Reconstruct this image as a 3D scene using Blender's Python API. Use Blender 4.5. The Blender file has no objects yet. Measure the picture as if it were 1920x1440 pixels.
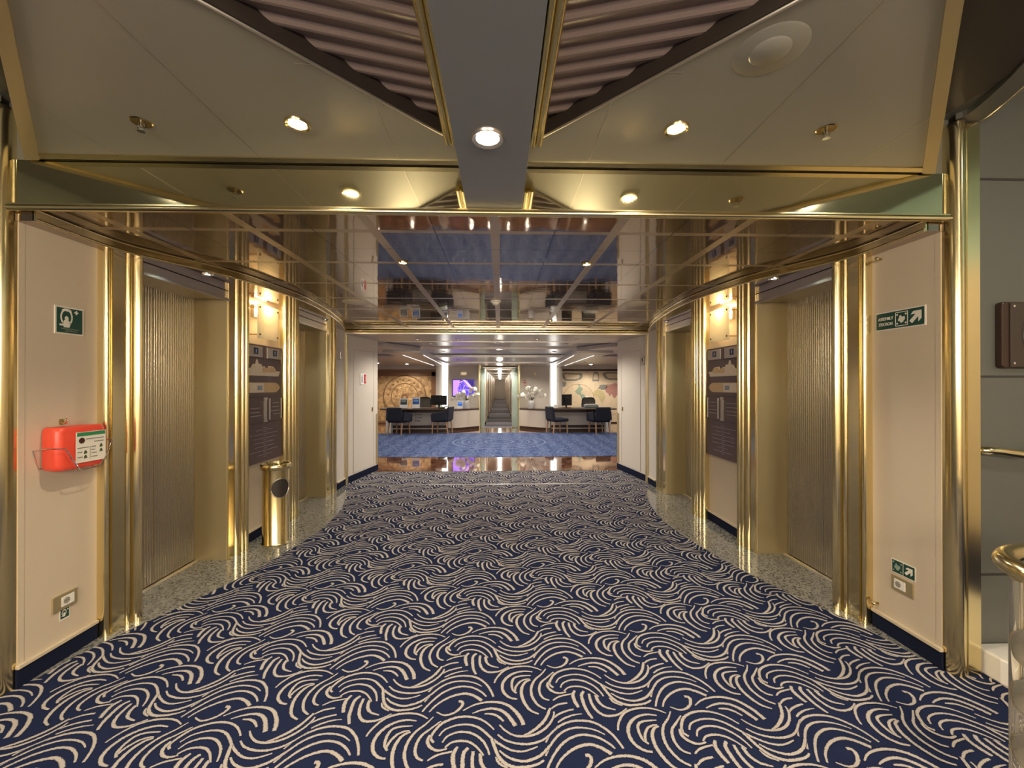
import bpy, bmesh, math, random
from mathutils import Vector, Matrix
random.seed(7)
PI = math.pi
SC = bpy.context.scene
COL = SC.collection

# ------------------------------------------------------------------ mesh builder
class MB:
    def __init__(s):
        s.v = []; s.f = []; s.m = []; s.uv = {}
    def add(s, vs, fs, m=0):
        o = len(s.v); s.v += [tuple(p) for p in vs]
        for f in fs:
            s.f.append([i + o for i in f]); s.m.append(m)
        return s
    def box(s, x0, x1, y0, y1, z0, z1, m=0):
        return s.add([(x0,y0,z0),(x1,y0,z0),(x1,y1,z0),(x0,y1,z0),(x0,y0,z1),(x1,y0,z1),(x1,y1,z1),(x0,y1,z1)],
                     [(0,3,2,1),(4,5,6,7),(0,1,5,4),(1,2,6,5),(2,3,7,6),(3,0,4,7)], m)
    def prism(s, pts, z0, z1, m=0):                     # polygon in x,y extruded along z
        n = len(pts)
        return s.add([(x,y,z0) for x,y in pts] + [(x,y,z1) for x,y in pts],
                     [tuple(range(n))[::-1], tuple(range(n,2*n))] + [(i,(i+1)%n,n+(i+1)%n,n+i) for i in range(n)], m)
    def slab(s, pts, y0, y1, m=0):                      # polygon in x,z extruded along y
        n = len(pts)
        return s.add([(x,y0,z) for x,z in pts] + [(x,y1,z) for x,z in pts],
                     [tuple(range(n)), tuple(range(n,2*n))[::-1]] + [(i,n+i,n+(i+1)%n,(i+1)%n) for i in range(n)], m)
    def tube(s, path, r, n=10, m=0, closed=False):
        P = [Vector(p) for p in path]; k = len(P); rr = r if isinstance(r,(list,tuple)) else [r]*k
        vs = []; up = Vector((0,0,1))
        for i,p in enumerate(P):
            a = P[(i-1)%k] if (closed or i>0) else p; b = P[(i+1)%k] if (closed or i<k-1) else p
            t = (b-a).normalized(); u = t.cross(up)
            if u.length < 1e-3: u = t.cross(Vector((0,1,0)))
            u.normalize(); w = u.cross(t)
            for j in range(n):
                q = 2*PI*j/n; vs.append(p + (u*math.cos(q)+w*math.sin(q))*rr[i])
        fs = []
        for i in range(k if closed else k-1):
            for j in range(n):
                a=i*n+j; b=i*n+(j+1)%n; c=((i+1)%k)*n+(j+1)%n; d=((i+1)%k)*n+j
                fs.append((a,b,c,d))
        if not closed: fs += [tuple(range(n))[::-1], tuple(range((k-1)*n,k*n))]
        return s.add(vs, fs, m)
    def lathe(s, prof, c=(0,0,0), n=32, m=0, sx=1, sy=1):   # prof = [(r,z)]
        vs=[]; fs=[]; k=len(prof)
        for r,z in prof:
            for j in range(n):
                q=2*PI*j/n; vs.append((c[0]+r*math.cos(q)*sx, c[1]+r*math.sin(q)*sy, c[2]+z))
        for i in range(k-1):
            for j in range(n):
                fs.append((i*n+j,i*n+(j+1)%n,(i+1)*n+(j+1)%n,(i+1)*n+j))
        if prof[0][0] > 1e-6: fs.append(tuple(range(n))[::-1])
        if prof[-1][0] > 1e-6: fs.append(tuple(range((k-1)*n,k*n)))
        return s.add(vs, fs, m)
    def ell(s, c, r, n=12, k=8, m=0):
        prof=[(math.sin(PI*i/k), -math.cos(PI*i/k)) for i in range(k+1)]
        vs=[]; fs=[]
        for a,z in prof:
            for j in range(n):
                q=2*PI*j/n; vs.append((c[0]+r[0]*a*math.cos(q), c[1]+r[1]*a*math.sin(q), c[2]+r[2]*z))
        for i in range(k):
            for j in range(n): fs.append((i*n+j,i*n+(j+1)%n,(i+1)*n+(j+1)%n,(i+1)*n+j))
        return s.add(vs, fs, m)
    def plate(s, w, h, y, m=0, x=0, z=0, t=0.002, rad=0):    # rectangle facing -y, front face at y
        if rad:
            pts=[]
            for cx,cz,a0 in ((x+w/2-rad,z+h/2-rad,0),(x-w/2+rad,z+h/2-rad,90),(x-w/2+rad,z-h/2+rad,180),(x+w/2-rad,z-h/2+rad,270)):
                for k in range(5):
                    a=math.radians(a0+k*22.5); pts.append((cx+rad*math.cos(a),cz+rad*math.sin(a)))
            return s.slab(pts, y, y+t, m)
        return s.box(x-w/2,x+w/2,y,y+t,z-h/2,z+h/2,m)
    def disc(s, x, z, r, y, t=0.002, m=0, n=20, a0=0, a1=2*PI, r2=None):
        if r2 is None: r2 = r
        pts=[(x+r*math.cos(a0+(a1-a0)*k/n), z+r2*math.sin(a0+(a1-a0)*k/n)) for k in range(n)]
        return s.slab(pts, y, y+t, m)
    def ring(s, x, z, r0, r1, y, t=0.002, m=0, n=28, a0=0, a1=2*PI, sq=1):
        full = abs(a1-a0-2*PI)<1e-6; k=n if full else n+1
        vs=[]
        for i in range(k):
            a=a0+(a1-a0)*i/n
            for r in (r0,r1):
                for yy in (y,y+t): vs.append((x+r*math.cos(a), yy, z+r*sq*math.sin(a)))
        fs=[]
        for i in range(n):
            a=i*4; b=((i+1)%k)*4
            fs += [(a,b,b+2,a+2),(a+1,a+3,b+3,b+1),(a,a+1,b+1,b),(a+2,b+2,b+3,a+3)]
        return s.add(vs, fs, m)
    def build(s, name, mats, parent=None, loc=(0,0,0), rz=0, smooth=False, bevel=0, normals=True):
        me = bpy.data.meshes.new(name); me.from_pydata(s.v, [], s.f); me.update()
        if not isinstance(mats,(list,tuple)): mats=[mats]
        for m in mats: me.materials.append(m)
        for p,i in zip(me.polygons, s.m): p.material_index = i
        if normals:
            b = bmesh.new(); b.from_mesh(me); bmesh.ops.recalc_face_normals(b, faces=b.faces); b.to_mesh(me); b.free()
        if smooth:
            for p in me.polygons: p.use_smooth = True
            try: me.set_sharp_from_angle(angle=math.radians(38))
            except Exception: pass
        o = bpy.data.objects.new(name, me); COL.objects.link(o)
        o.location = loc; o.rotation_euler = (0,0,rz)
        if parent: o.parent = parent
        if bevel:
            md = o.modifiers.new('edge','BEVEL'); md.width = bevel; md.segments = 2; md.limit_method='ANGLE'; md.angle_limit=math.radians(40)
        return o

def tag(o, label, cat, group=None, kind=None):
    o['label']=label; o['category']=cat
    if group: o['group']=group
    if kind: o['kind']=kind
    return o
def thing(name, label, cat, loc=(0,0,0), rz=0, group=None):
    o = bpy.data.objects.new(name, None); COL.objects.link(o); o.empty_display_size=.05
    o.location=loc; o.rotation_euler=(0,0,rz); return tag(o,label,cat,group)
def struct(o, label=None):
    o['kind']='structure'
    if label: o['label']=label
    return o
def copy_tree(o, parent=None):
    c=o.copy(); COL.objects.link(c)
    if parent: c.parent=parent
    for ch in list(o.children): copy_tree(ch, c)
    return c
def text(body, size, mat, parent, x, y, z, name='lettering', align='LEFT', sx=1.0, bold=0):
    cu = bpy.data.curves.new('t','FONT'); cu.body=body; cu.size=size; cu.extrude=.0004; cu.align_x=align; cu.offset=bold; cu.resolution_u=3
    to = bpy.data.objects.new('t',cu); COL.objects.link(to)
    dg = bpy.context.evaluated_depsgraph_get(); dg.update()
    me = bpy.data.meshes.new_from_object(to.evaluated_get(dg))
    bpy.data.objects.remove(to); bpy.data.curves.remove(cu)
    for v in me.vertices: v.co = Vector((v.co.x*sx+x, y-v.co.z, v.co.y+z))
    me.materials.clear(); me.materials.append(mat)
    o = bpy.data.objects.new(name, me); COL.objects.link(o)
    if parent: o.parent=parent
    return o

# ------------------------------------------------------------------ materials
MATS={}
def mat(name, col=(.5,.5,.5), rough=.5, metal=0, spec=.5, coat=0, emit=None, es=0, noise=0, nscale=8, bump=0, bscale=60, aniso=0, trans=0, alpha=1, bdist=.01, stretch=None, sheen=0):
    m = bpy.data.materials.new(name); m.use_nodes=True; nt=m.node_tree; N=nt.nodes; L=nt.links
    b = N['Principled BSDF']
    b.inputs['Base Color'].default_value=(*col,1); b.inputs['Roughness'].default_value=rough; b.inputs['Metallic'].default_value=metal
    b.inputs['Specular IOR Level'].default_value=spec; b.inputs['Coat Weight'].default_value=coat; b.inputs['Coat Roughness'].default_value=.04
    b.inputs['Transmission Weight'].default_value=trans; b.inputs['Alpha'].default_value=alpha
    b.inputs['Sheen Weight'].default_value=sheen
    if emit: b.inputs['Emission Color'].default_value=(*emit,1); b.inputs['Emission Strength'].default_value=es
    tc=N.new('ShaderNodeTexCoord'); mp=N.new('ShaderNodeMapping'); L.new(tc.outputs['Object'],mp.inputs['Vector'])
    if stretch: mp.inputs['Scale'].default_value=stretch
    if noise or True:
        t=N.new('ShaderNodeTexNoise'); t.inputs['Scale'].default_value=nscale; t.inputs['Detail'].default_value=4
        L.new(mp.outputs[0],t.inputs['Vector'])
        mx=N.new('ShaderNodeMix'); mx.data_type='RGBA'
        a=max(noise,.02); mx.inputs[6].default_value=(*[c*(1-a) for c in col],1); mx.inputs[7].default_value=(*[min(1,c*(1+a)) for c in col],1)
        L.new(t.outputs[0],mx.inputs[0]); L.new(mx.outputs[2],b.inputs['Base Color'])
    if bump:
        t2=N.new('ShaderNodeTexNoise'); t2.inputs['Scale'].default_value=bscale; t2.inputs['Detail'].default_value=3
        L.new(mp.outputs[0],t2.inputs['Vector'])
        bp=N.new('ShaderNodeBump'); bp.inputs['Strength'].default_value=bump; bp.inputs['Distance'].default_value=bdist
        L.new(t2.outputs[0],bp.inputs['Height']); L.new(bp.outputs[0],b.inputs['Normal'])
    MATS[name]=m; return m
def emis(name, col, st):
    return mat(name, col=(.8,.8,.8) if st>1 else tuple(c*.1 for c in col), rough=.5, emit=col, es=st)

BRASS   = mat('polished brass', (.80,.68,.385), .19, 1, noise=.05, nscale=5, bump=.025, bscale=7, bdist=.003, stretch=(1,1,.2))
BRASSM  = mat('satin brass', (.60,.50,.29), .42, .8, noise=.05, nscale=6, bump=.05, bscale=120, stretch=(1,1,.05))
BRASSD  = mat('aged brass edge', (.42,.31,.13), .25, 1, noise=.1)
FASCIA  = mat('brass mirror fascia', (.78,.71,.45), .06, 1, noise=.04, nscale=3, bump=.03, bscale=5)
STEEL   = mat('ribbed bronze steel', (.46,.40,.30), .24, .9, noise=.02, nscale=4, stretch=(1,1,.1))
LTMETAL = mat('light satin metal', (.66,.61,.53), .3, 1, noise=.04)
CHROME  = mat('chrome', (.8,.8,.8), .08, 1)
BEIGE   = mat('beige wall laminate', (.56,.465,.345), .55, spec=.3, noise=.03, nscale=120, bump=.06, bscale=500, bdist=.001)
CREAM   = mat('cream wall panel', (.61,.555,.49), .45, spec=.3, noise=.02, nscale=60)
CREAMTR = mat('cream lacquered trim', (.58,.48,.33), .3, noise=.03)
GREYW   = mat('grey green wall panel', (.105,.105,.089), .5, noise=.06, nscale=200)
SEAM    = mat('dark seam', (.03,.028,.025), .6)
CEIL    = mat('satin grey ceiling panel', (.40,.385,.325), .36, .35, noise=.03, nscale=3)
CEILB   = mat('blue grey beam panel', (.30,.315,.315), .38, .35, noise=.03, nscale=3)
CEILD   = mat('dark olive ceiling', (.14,.135,.11), .45, .2, noise=.05)
RIB     = mat('brown ribbed panel', (.25,.185,.16), .42, .1, noise=.08, nscale=2, stretch=(.4,4,1))
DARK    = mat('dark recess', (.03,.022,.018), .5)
NAVY    = mat('navy carpet skirting', (.009,.012,.03), 1, spec=.1, noise=.3, nscale=300)
NAVYF   = mat('navy upholstery', (.009,.011,.024), .75, noise=.15, nscale=200)
WOODL   = mat('light ash wood', (.42,.25,.14), .45, noise=.15, nscale=10, stretch=(6,6,.6))
WOODD   = mat('dark walnut', (.055,.03,.02), .3, noise=.3, nscale=6, stretch=(1,8,8))
BLACK   = mat('black plastic', (.012,.012,.014), .35)
WHITE   = mat('white paint', (.78,.76,.72), .45)
WHITEG  = mat('white gloss plastic', (.75,.72,.66), .3)
GREEN   = mat('safety green', (.012,.06,.045), .4)
SIGNW   = mat('sign off white', (.74,.69,.58), .5)
RED     = mat('sign red', (.5,.02,.03), .45)
ORANGE  = mat('orange red plastic case', (.74,.070,.035), .38, noise=.08, nscale=40, bump=.1, bscale=150, bdist=.001)
MAROON  = mat('brown purple acrylic board', (.105,.064,.060), .38, noise=.12, nscale=3)
PLATE   = mat('brushed plate', (.55,.50,.44), .28, .9, noise=.08, nscale=30, stretch=(1,1,20))
LED     = mat('indicator screen', (.02,.02,.05), .2, emit=(.35,.42,.7), es=.12)
ENGR    = mat('engraved lettering', (.36,.31,.30), .5)
SHIPC   = mat('ship drawing cream', (.78,.68,.56), .5, noise=.1, nscale=30)
SHIPO   = mat('ship drawing ochre', (.66,.47,.25), .5, noise=.15, nscale=30)
SHIPB   = mat('ship drawing blue grey', (.30,.33,.42), .5, noise=.2, nscale=30)
VASE    = mat('white ribbed ceramic', (.68,.65,.62), .5)
PETAL   = mat('white petal', (.85,.80,.68), .6)
STEM    = mat('stem green brown', (.12,.13,.05), .6)
LAMPW   = emis('warm lamp', (1,.82,.52), 40)
LAMPC   = emis('white lamp', (1,.93,.84), 30)
LAMPG   = emis('cool halogen lamp', (.80,1,.95), 14)
COLUMNL = emis('light column diffuser', (1,.98,.92), 2.2)
SLOTL   = emis('light slot', (1,.92,.82), 1.0)
SCONCEL = emis('sconce tube', (1,.78,.42), 30)
FROST   = mat('frosted glass', (.85,.85,.78), .35, spec=.5, noise=.02)
def frost_nodes():
    m=FROST; nt=m.node_tree; N=nt.nodes; L=nt.links; b=N['Principled BSDF']; o=N['Material Output']
    tr=N.new('ShaderNodeBsdfTranslucent'); tr.inputs[0].default_value=(.95,.92,.80,1)
    mx=N.new('ShaderNodeMixShader'); mx.inputs[0].default_value=.6; L.new(b.outputs[0],mx.inputs[1]); L.new(tr.outputs[0],mx.inputs[2]); L.new(mx.outputs[0],o.inputs[0])
frost_nodes()
GLASSG  = mat('green tinted glass', (.70,.84,.78), .12, trans=.62, spec=.6)
ACRYL   = mat('clear acrylic', (.86,.80,.66), .05, trans=.9, spec=.6)
SCREEN  = None

def glossy_ceiling():
    m=mat('brown mirror ceiling panels', (.4,.33,.29), .05, .75); nt=m.node_tree; N=nt.nodes; L=nt.links; b=N['Principled BSDF']
    geo=N.new('ShaderNodeNewGeometry'); sp=N.new('ShaderNodeSeparateXYZ'); L.new(geo.outputs['Position'],sp.inputs[0])
    def mth(op,a,bv=None,c=None):
        n=N.new('ShaderNodeMath'); n.operation=op
        for i,x in enumerate((a,bv,c)):
            if x is None: continue
            if isinstance(x,(int,float)): n.inputs[i].default_value=x
            else: L.new(x,n.inputs[i])
        return n.outputs[0]
    def grid(sock, off, pitch, half):           # 1 within half of a line
        a=mth('ADD',sock,off); a=mth('DIVIDE',a,pitch); f=mth('FRACT',a); d=mth('ABSOLUTE',mth('SUBTRACT',f,.5)); d=mth('MULTIPLY',mth('SUBTRACT',.5,d),pitch)
        return mth('LESS_THAN',d,half)
    X=sp.outputs[0]; Y=sp.outputs[1]
    seam=mth('MAXIMUM', grid(X,.34+.68*10,.68,.004), grid(Y,-2.64+.6*10,.6,.003))
    bar=mth('MAXIMUM', grid(X,.68*10,.68,.027), grid(Y,-2.34+.6*10,.6,.022))
    n1=N.new('ShaderNodeTexNoise'); n1.inputs['Scale'].default_value=.9; L.new(geo.outputs['Position'],n1.inputs['Vector'])
    mx=N.new('ShaderNodeMix'); mx.data_type='RGBA'; mx.inputs[6].default_value=(.30,.225,.145,1); mx.inputs[7].default_value=(.58,.47,.32,1)
    L.new(mth('MULTIPLY',bar,.75),mx.inputs[0])
    mx2=N.new('ShaderNodeMix'); mx2.data_type='RGBA'; mx2.inputs[7].default_value=(.10,.08,.06,1); L.new(mx.outputs[2],mx2.inputs[6]); L.new(seam,mx2.inputs[0])
    L.new(mx2.outputs[2],b.inputs['Base Color'])
    L.new(mth('MULTIPLY_ADD',bar,.30,.05),b.inputs['Roughness'])
    nb=N.new('ShaderNodeTexNoise'); nb.inputs['Scale'].default_value=5; nb.inputs['Detail'].default_value=2; L.new(geo.outputs['Position'],nb.inputs['Vector'])
    bp=N.new('ShaderNodeBump'); bp.inputs['Strength'].default_value=.05; bp.inputs['Distance'].default_value=.02; L.new(nb.outputs[0],bp.inputs['Height']); L.new(bp.outputs[0],b.inputs['Normal'])
    return m
MIRC = glossy_ceiling()

def granite():
    m=mat('grey green granite',(.12,.12,.11),.09,coat=.5); nt=m.node_tree; N=nt.nodes; L=nt.links; b=N['Principled BSDF']
    geo=N.new('ShaderNodeNewGeometry')
    v=N.new('ShaderNodeTexVoronoi'); v.inputs['Scale'].default_value=90; L.new(geo.outputs['Position'],v.inputs['Vector'])
    n=N.new('ShaderNodeTexNoise'); n.inputs['Scale'].default_value=220; n.inputs['Detail'].default_value=5; L.new(geo.outputs['Position'],n.inputs['Vector'])
    ad=N.new('ShaderNodeMath'); ad.operation='ADD'; L.new(v.outputs['Color'],ad.inputs[0]); L.new(n.outputs[0],ad.inputs[1])
    r=N.new('ShaderNodeValToRGB'); L.new(ad.outputs[0],r.inputs[0]); e=r.color_ramp.elements
    e[0].position=.45; e[0].color=(.02,.022,.022,1); e[1].position=1.1; e[1].color=(.26,.25,.22,1)
    x=r.color_ramp.elements.new(.75); x.color=(.06,.064,.058,1)
    L.new(r.outputs[0],b.inputs['Base Color']); return m
GRAN = granite()

def marble():
    m=mat('polished brown marble',(.17,.075,.045),.05,coat=.8); nt=m.node_tree; N=nt.nodes; L=nt.links; b=N['Principled BSDF']
    geo=N.new('ShaderNodeNewGeometry'); n=N.new('ShaderNodeTexNoise'); n.inputs['Scale'].default_value=6; n.inputs['Detail'].default_value=6; n.inputs['Distortion'].default_value=1.2
    L.new(geo.outputs['Position'],n.inputs['Vector'])
    r=N.new('ShaderNodeValToRGB'); L.new(n.outputs[0],r.inputs[0]); e=r.color_ramp.elements
    e[0].position=.35; e[0].color=(.05,.02,.012,1); e[1].position=.7; e[1].color=(.30,.13,.07,1)
    L.new(r.outputs[0],b.inputs['Base Color']); b.inputs['Specular IOR Level'].default_value=.9
    return m
MARB = marble()

def carpet_base():
    m=mat('navy patterned carpet',(.015,.021,.055),1,spec=.05,bump=.5,bscale=420,bdist=.003,noise=.35,nscale=260); return m
CARP=carpet_base()
def carpet_stroke():
    m=mat('cream tufted swirl',(.46,.41,.36),1,spec=.05,bump=.6,bscale=420,bdist=.003,noise=.28,nscale=330); nt=m.node_tree; N=nt.nodes; L=nt.links; b=N['Principled BSDF']
    src=b.inputs['Base Color'].links[0].from_socket
    uv=N.new('ShaderNodeUVMap'); sp=N.new('ShaderNodeSeparateXYZ'); L.new(uv.outputs[0],sp.inputs[0])
    geo=N.new('ShaderNodeNewGeometry'); n=N.new('ShaderNodeTexNoise'); n.inputs['Scale'].default_value=240; n.inputs['Detail'].default_value=2; L.new(geo.outputs['Position'],n.inputs['Vector'])
    a=N.new('ShaderNodeMath'); a.operation='MULTIPLY_ADD'; a.inputs[1].default_value=2; a.inputs[2].default_value=-1; L.new(sp.outputs[0],a.inputs[0])
    ab=N.new('ShaderNodeMath'); ab.operation='ABSOLUTE'; L.new(a.outputs[0],ab.inputs[0])
    ns=N.new('ShaderNodeMath'); ns.operation='MULTIPLY_ADD'; ns.inputs[1].default_value=1.3; ns.inputs[2].default_value=-.65; L.new(n.outputs[0],ns.inputs[0])
    sm=N.new('ShaderNodeMath'); sm.operation='ADD'; L.new(ab.outputs[0],sm.inputs[0]); L.new(ns.outputs[0],sm.inputs[1])
    mr=N.new('ShaderNodeMapRange'); mr.inputs[1].default_value=.62; mr.inputs[2].default_value=.92; L.new(sm.outputs[0],mr.inputs[0])
    mx=N.new('ShaderNodeMix'); mx.data_type='RGBA'; L.new(mr.outputs[0],mx.inputs[0]); L.new(src,mx.inputs[6]); mx.inputs[7].default_value=(.018,.022,.055,1)
    L.new(mx.outputs[2],b.inputs['Base Color']); return m
STRK=carpet_stroke()
def blue_carpet():
    m=mat('blue flecked carpet',(.08,.11,.25),1,spec=.05); nt=m.node_tree; N=nt.nodes; L=nt.links; b=N['Principled BSDF']
    geo=N.new('ShaderNodeNewGeometry'); mp=N.new('ShaderNodeMapping'); mp.inputs['Scale'].default_value=(2.2,1,1); L.new(geo.outputs['Position'],mp.inputs[0])
    n=N.new('ShaderNodeTexNoise'); n.inputs['Scale'].default_value=9; n.inputs['Detail'].default_value=6; n.inputs['Roughness'].default_value=.75; n.inputs['Distortion'].default_value=1; L.new(mp.outputs[0],n.inputs['Vector'])
    w=N.new('ShaderNodeTexWave'); w.inputs['Scale'].default_value=.8; w.inputs['Distortion'].default_value=3; w.inputs['Detail'].default_value=3; L.new(geo.outputs['Position'],w.inputs['Vector'])
    ad=N.new('ShaderNodeMath'); ad.operation='MULTIPLY_ADD'; ad.inputs[1].default_value=.05; L.new(w.outputs['Fac'],ad.inputs[0]); L.new(n.outputs[0],ad.inputs[2])
    r=N.new('ShaderNodeValToRGB'); L.new(ad.outputs[0],r.inputs[0]); e=r.color_ramp.elements
    e[0].position=.40; e[0].color=(.022,.038,.13,1); e[1].position=.74; e[1].color=(.21,.26,.40,1)
    L.new(r.outputs[0],b.inputs['Base Color']); return m
BLUC=blue_carpet()
BLUR=mat('pale blue carpet ring',(.20,.24,.36),1,spec=.05,noise=.2,nscale=60)
def corridor_carpet():
    m=mat('striped corridor carpet',(.1,.1,.15),1); nt=m.node_tree; N=nt.nodes; L=nt.links; b=N['Principled BSDF']
    geo=N.new('ShaderNodeNewGeometry'); sp=N.new('ShaderNodeSeparateXYZ'); L.new(geo.outputs['Position'],sp.inputs[0])
    a=N.new('ShaderNodeMath'); a.operation='MULTIPLY'; a.inputs[1].default_value=3.6; L.new(sp.outputs[1],a.inputs[0])
    s=N.new('ShaderNodeMath'); s.operation='SINE'; L.new(a.outputs[0],s.inputs[0])
    r=N.new('ShaderNodeValToRGB'); mr=N.new('ShaderNodeMapRange'); mr.inputs[1].default_value=-1; L.new(s.outputs[0],mr.inputs[0]); L.new(mr.outputs[0],r.inputs[0]); e=r.color_ramp.elements
    e[0].position=.0; e[0].color=(.05,.05,.075,1); e[1].position=.5; e[1].color=(.15,.145,.165,1)
    L.new(r.outputs[0],b.inputs['Base Color']); return m
CORC=corridor_carpet()

def relief():
    m=mat('tan sculpted mural',(.50,.30,.13),.55); nt=m.node_tree; N=nt.nodes; L=nt.links; b=N['Principled BSDF']
    tc=N.new('ShaderNodeTexCoord'); n=N.new('ShaderNodeTexNoise'); n.inputs['Scale'].default_value=5; n.inputs['Detail'].default_value=7; n.inputs['Roughness'].default_value=.7; L.new(tc.outputs['Object'],n.inputs['Vector'])
    r=N.new('ShaderNodeValToRGB'); L.new(n.outputs[0],r.inputs[0]); e=r.color_ramp.elements
    e[0].position=.35; e[0].color=(.22,.12,.05,1); e[1].position=.62; e[1].color=(.60,.38,.17,1)
    L.new(r.outputs[0],b.inputs['Base Color'])
    bp=N.new('ShaderNodeBump'); bp.inputs['Strength'].default_value=.6; bp.inputs['Distance'].default_value=.03; L.new(n.outputs[0],bp.inputs['Height']); L.new(bp.outputs[0],b.inputs['Normal']); return m
RELF=relief()
RELD=mat('dark relief line',(.20,.11,.045),.55)
RELM=mat('brown relief frame',(.20,.095,.045),.45)
MAPC=mat('aged map parchment',(.66,.53,.36),.7,noise=.14,nscale=4)
MAPG=mat('map sea green land',(.27,.36,.26),.7,noise=.1,nscale=12)
MAPY=mat('map ochre land',(.50,.42,.22),.7,noise=.1,nscale=12)
MAPR=mat('map rose land',(.40,.20,.16),.7,noise=.15,nscale=12)
MAPB=mat('map slate land',(.22,.22,.19),.7,noise=.2,nscale=12)
MAPL=mat('map brown line',(.30,.21,.12),.7,noise=.3,nscale=14)
STROKES = [
    ([(-0.295,1.896),(-0.272,1.934),(-0.232,1.971),(-0.188,1.995),(-0.137,2.005),(-0.093,1.987),(-0.058,1.958)], (8,13,18)),
    ([(-0.328,1.899),(-0.303,1.946),(-0.258,2.005),(-0.21,2.039),(-0.159,2.053),(-0.105,2.042),(-0.06,2.011),(-0.037,1.982)], (9,14,9)),
    ([(-0.328,1.957),(-0.301,2.007),(-0.257,2.058),(-0.207,2.085),(-0.153,2.089),(-0.099,2.075),(-0.062,2.05)], (9,13,6)),
    ([(-0.32,2.019),(-0.296,2.06),(-0.249,2.101),(-0.202,2.122),(-0.148,2.127),(-0.092,2.113),(-0.045,2.071),(-0.017,2.022),(-0.003,1.981)], (8,14,11)),
    ([(-0.281,2.137),(-0.244,2.166),(-0.199,2.185),(-0.172,2.191)], (7,12,9)),
    ([(-0.28,2.194),(-0.241,2.221),(-0.195,2.23)], (7,12,10)),
    ([(0.28,2.545),(0.316,2.569),(0.377,2.584)], (7,11,8)),
    ([(0.286,2.417),(0.316,2.438),(0.36,2.456),(0.403,2.462)], (8,12,4)),
    ([(0.395,2.605),(0.381,2.575),(0.383,2.538),(0.394,2.5)], (12,19,16)),
    ([(0.439,2.599),(0.422,2.574),(0.422,2.525),(0.429,2.477),(0.445,2.434)], (14,18,12)),
    ([(0.46,2.582),(0.46,2.524),(0.476,2.476),(0.508,2.448),(0.556,2.45),(0.592,2.468),(0.616,2.487)], (14,15,7)),
    ([(0.491,2.572),(0.495,2.531),(0.518,2.498),(0.562,2.481)], (16,15,7)),
    ([(0.553,2.554),(0.567,2.525),(0.601,2.504)], (8,12,7)),
    ([(-0.262,1.895),(-0.227,1.876),(-0.192,1.882),(-0.162,1.905),(-0.146,1.936),(-0.152,1.953),(-0.167,1.955)], (7,14,16)),
    ([(-0.141,1.899),(-0.098,1.929),(-0.04,1.946),(0.018,1.945),(0.068,1.924),(0.104,1.882),(0.123,1.846),(0.133,1.812)], (7,15,20)),
    ([(-0.097,1.882),(-0.059,1.899),(-0.014,1.908),(0.027,1.899),(0.059,1.873),(0.082,1.837),(0.097,1.808)], (7,16,20)),
    ([(-0.042,1.878),(-0.005,1.875),(0.023,1.859),(0.045,1.834)], (8,15,9)),
    ([(-0.248,1.733),(-0.265,1.755),(-0.254,1.791),(-0.225,1.832),(-0.173,1.859),(-0.118,1.865),(-0.065,1.851),(-0.028,1.826),(0.004,1.79)], (12,14,8)),
    ([(-0.231,1.765),(-0.209,1.798),(-0.161,1.818),(-0.114,1.821),(-0.074,1.809),(-0.042,1.785),(-0.011,1.752),(0.023,1.721),(0.071,1.69),(0.114,1.681),(0.151,1.688),(0.185,1.702)], (8,14,7)),
    ([(-0.213,1.732),(-0.196,1.762),(-0.157,1.781),(-0.119,1.782),(-0.08,1.768),(-0.044,1.736),(-0.024,1.701),(-0.014,1.669)], (8,14,8)),
    ([(-0.199,1.708),(-0.174,1.731),(-0.137,1.738),(-0.1,1.731),(-0.068,1.707),(-0.037,1.667)], (8,14,7)),
    ([(0.027,1.815),(0.054,1.782),(0.092,1.758),(0.133,1.753),(0.176,1.76),(0.216,1.782),(0.251,1.818),(0.272,1.857),(0.276,1.882)], (8,15,8)),
    ([(0.13,1.758),(0.157,1.77),(0.198,1.801),(0.234,1.843),(0.262,1.903)], (6,18,12)),
    ([(0.019,1.765),(0.05,1.737),(0.098,1.719),(0.153,1.715),(0.207,1.731),(0.248,1.763),(0.285,1.803)], (8,14,6)),
    ([(0.027,1.688),(0.059,1.658),(0.112,1.637),(0.159,1.644),(0.2,1.666),(0.238,1.706)], (8,14,12)),
    ([(-0.007,1.748),(0.005,1.709),(0.024,1.659),(0.052,1.628),(0.093,1.611),(0.146,1.614),(0.182,1.624),(0.205,1.639)], (14,15,9)),
    ([(-0.0,2.069),(0.013,2.107),(0.05,2.158),(0.102,2.183),(0.164,2.188),(0.21,2.177),(0.246,2.155)], (9,14,7)),
    ([(0.198,2.144),(0.152,2.151),(0.1,2.136),(0.058,2.099),(0.04,2.05),(0.048,2.002),(0.078,1.97),(0.111,1.961)], (7,20,10)),
    ([(0.187,2.118),(0.141,2.116),(0.104,2.104),(0.089,2.073),(0.09,2.025),(0.109,1.998)], (7,15,11)),
    ([(0.101,2.013),(0.108,2.042),(0.13,2.075),(0.158,2.09),(0.18,2.092)], (12,12,7)),
    ([(0.184,2.086),(0.156,2.071),(0.136,2.029),(0.134,1.977),(0.148,1.927),(0.17,1.89),(0.205,1.869)], (10,20,9)),
    ([(0.27,2.165),(0.243,2.126),(0.207,2.088),(0.185,2.04),(0.181,1.987),(0.195,1.942),(0.213,1.915),(0.24,1.896)], (6,17,10)),
    ([(0.307,2.14),(0.267,2.099),(0.237,2.069),(0.222,2.027),(0.224,1.986),(0.239,1.96),(0.263,1.949)], (7,16,9)),
    ([(0.271,2.068),(0.265,2.037),(0.283,2.007),(0.316,1.992),(0.352,2.0)], (14,15,8)),
]
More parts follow.
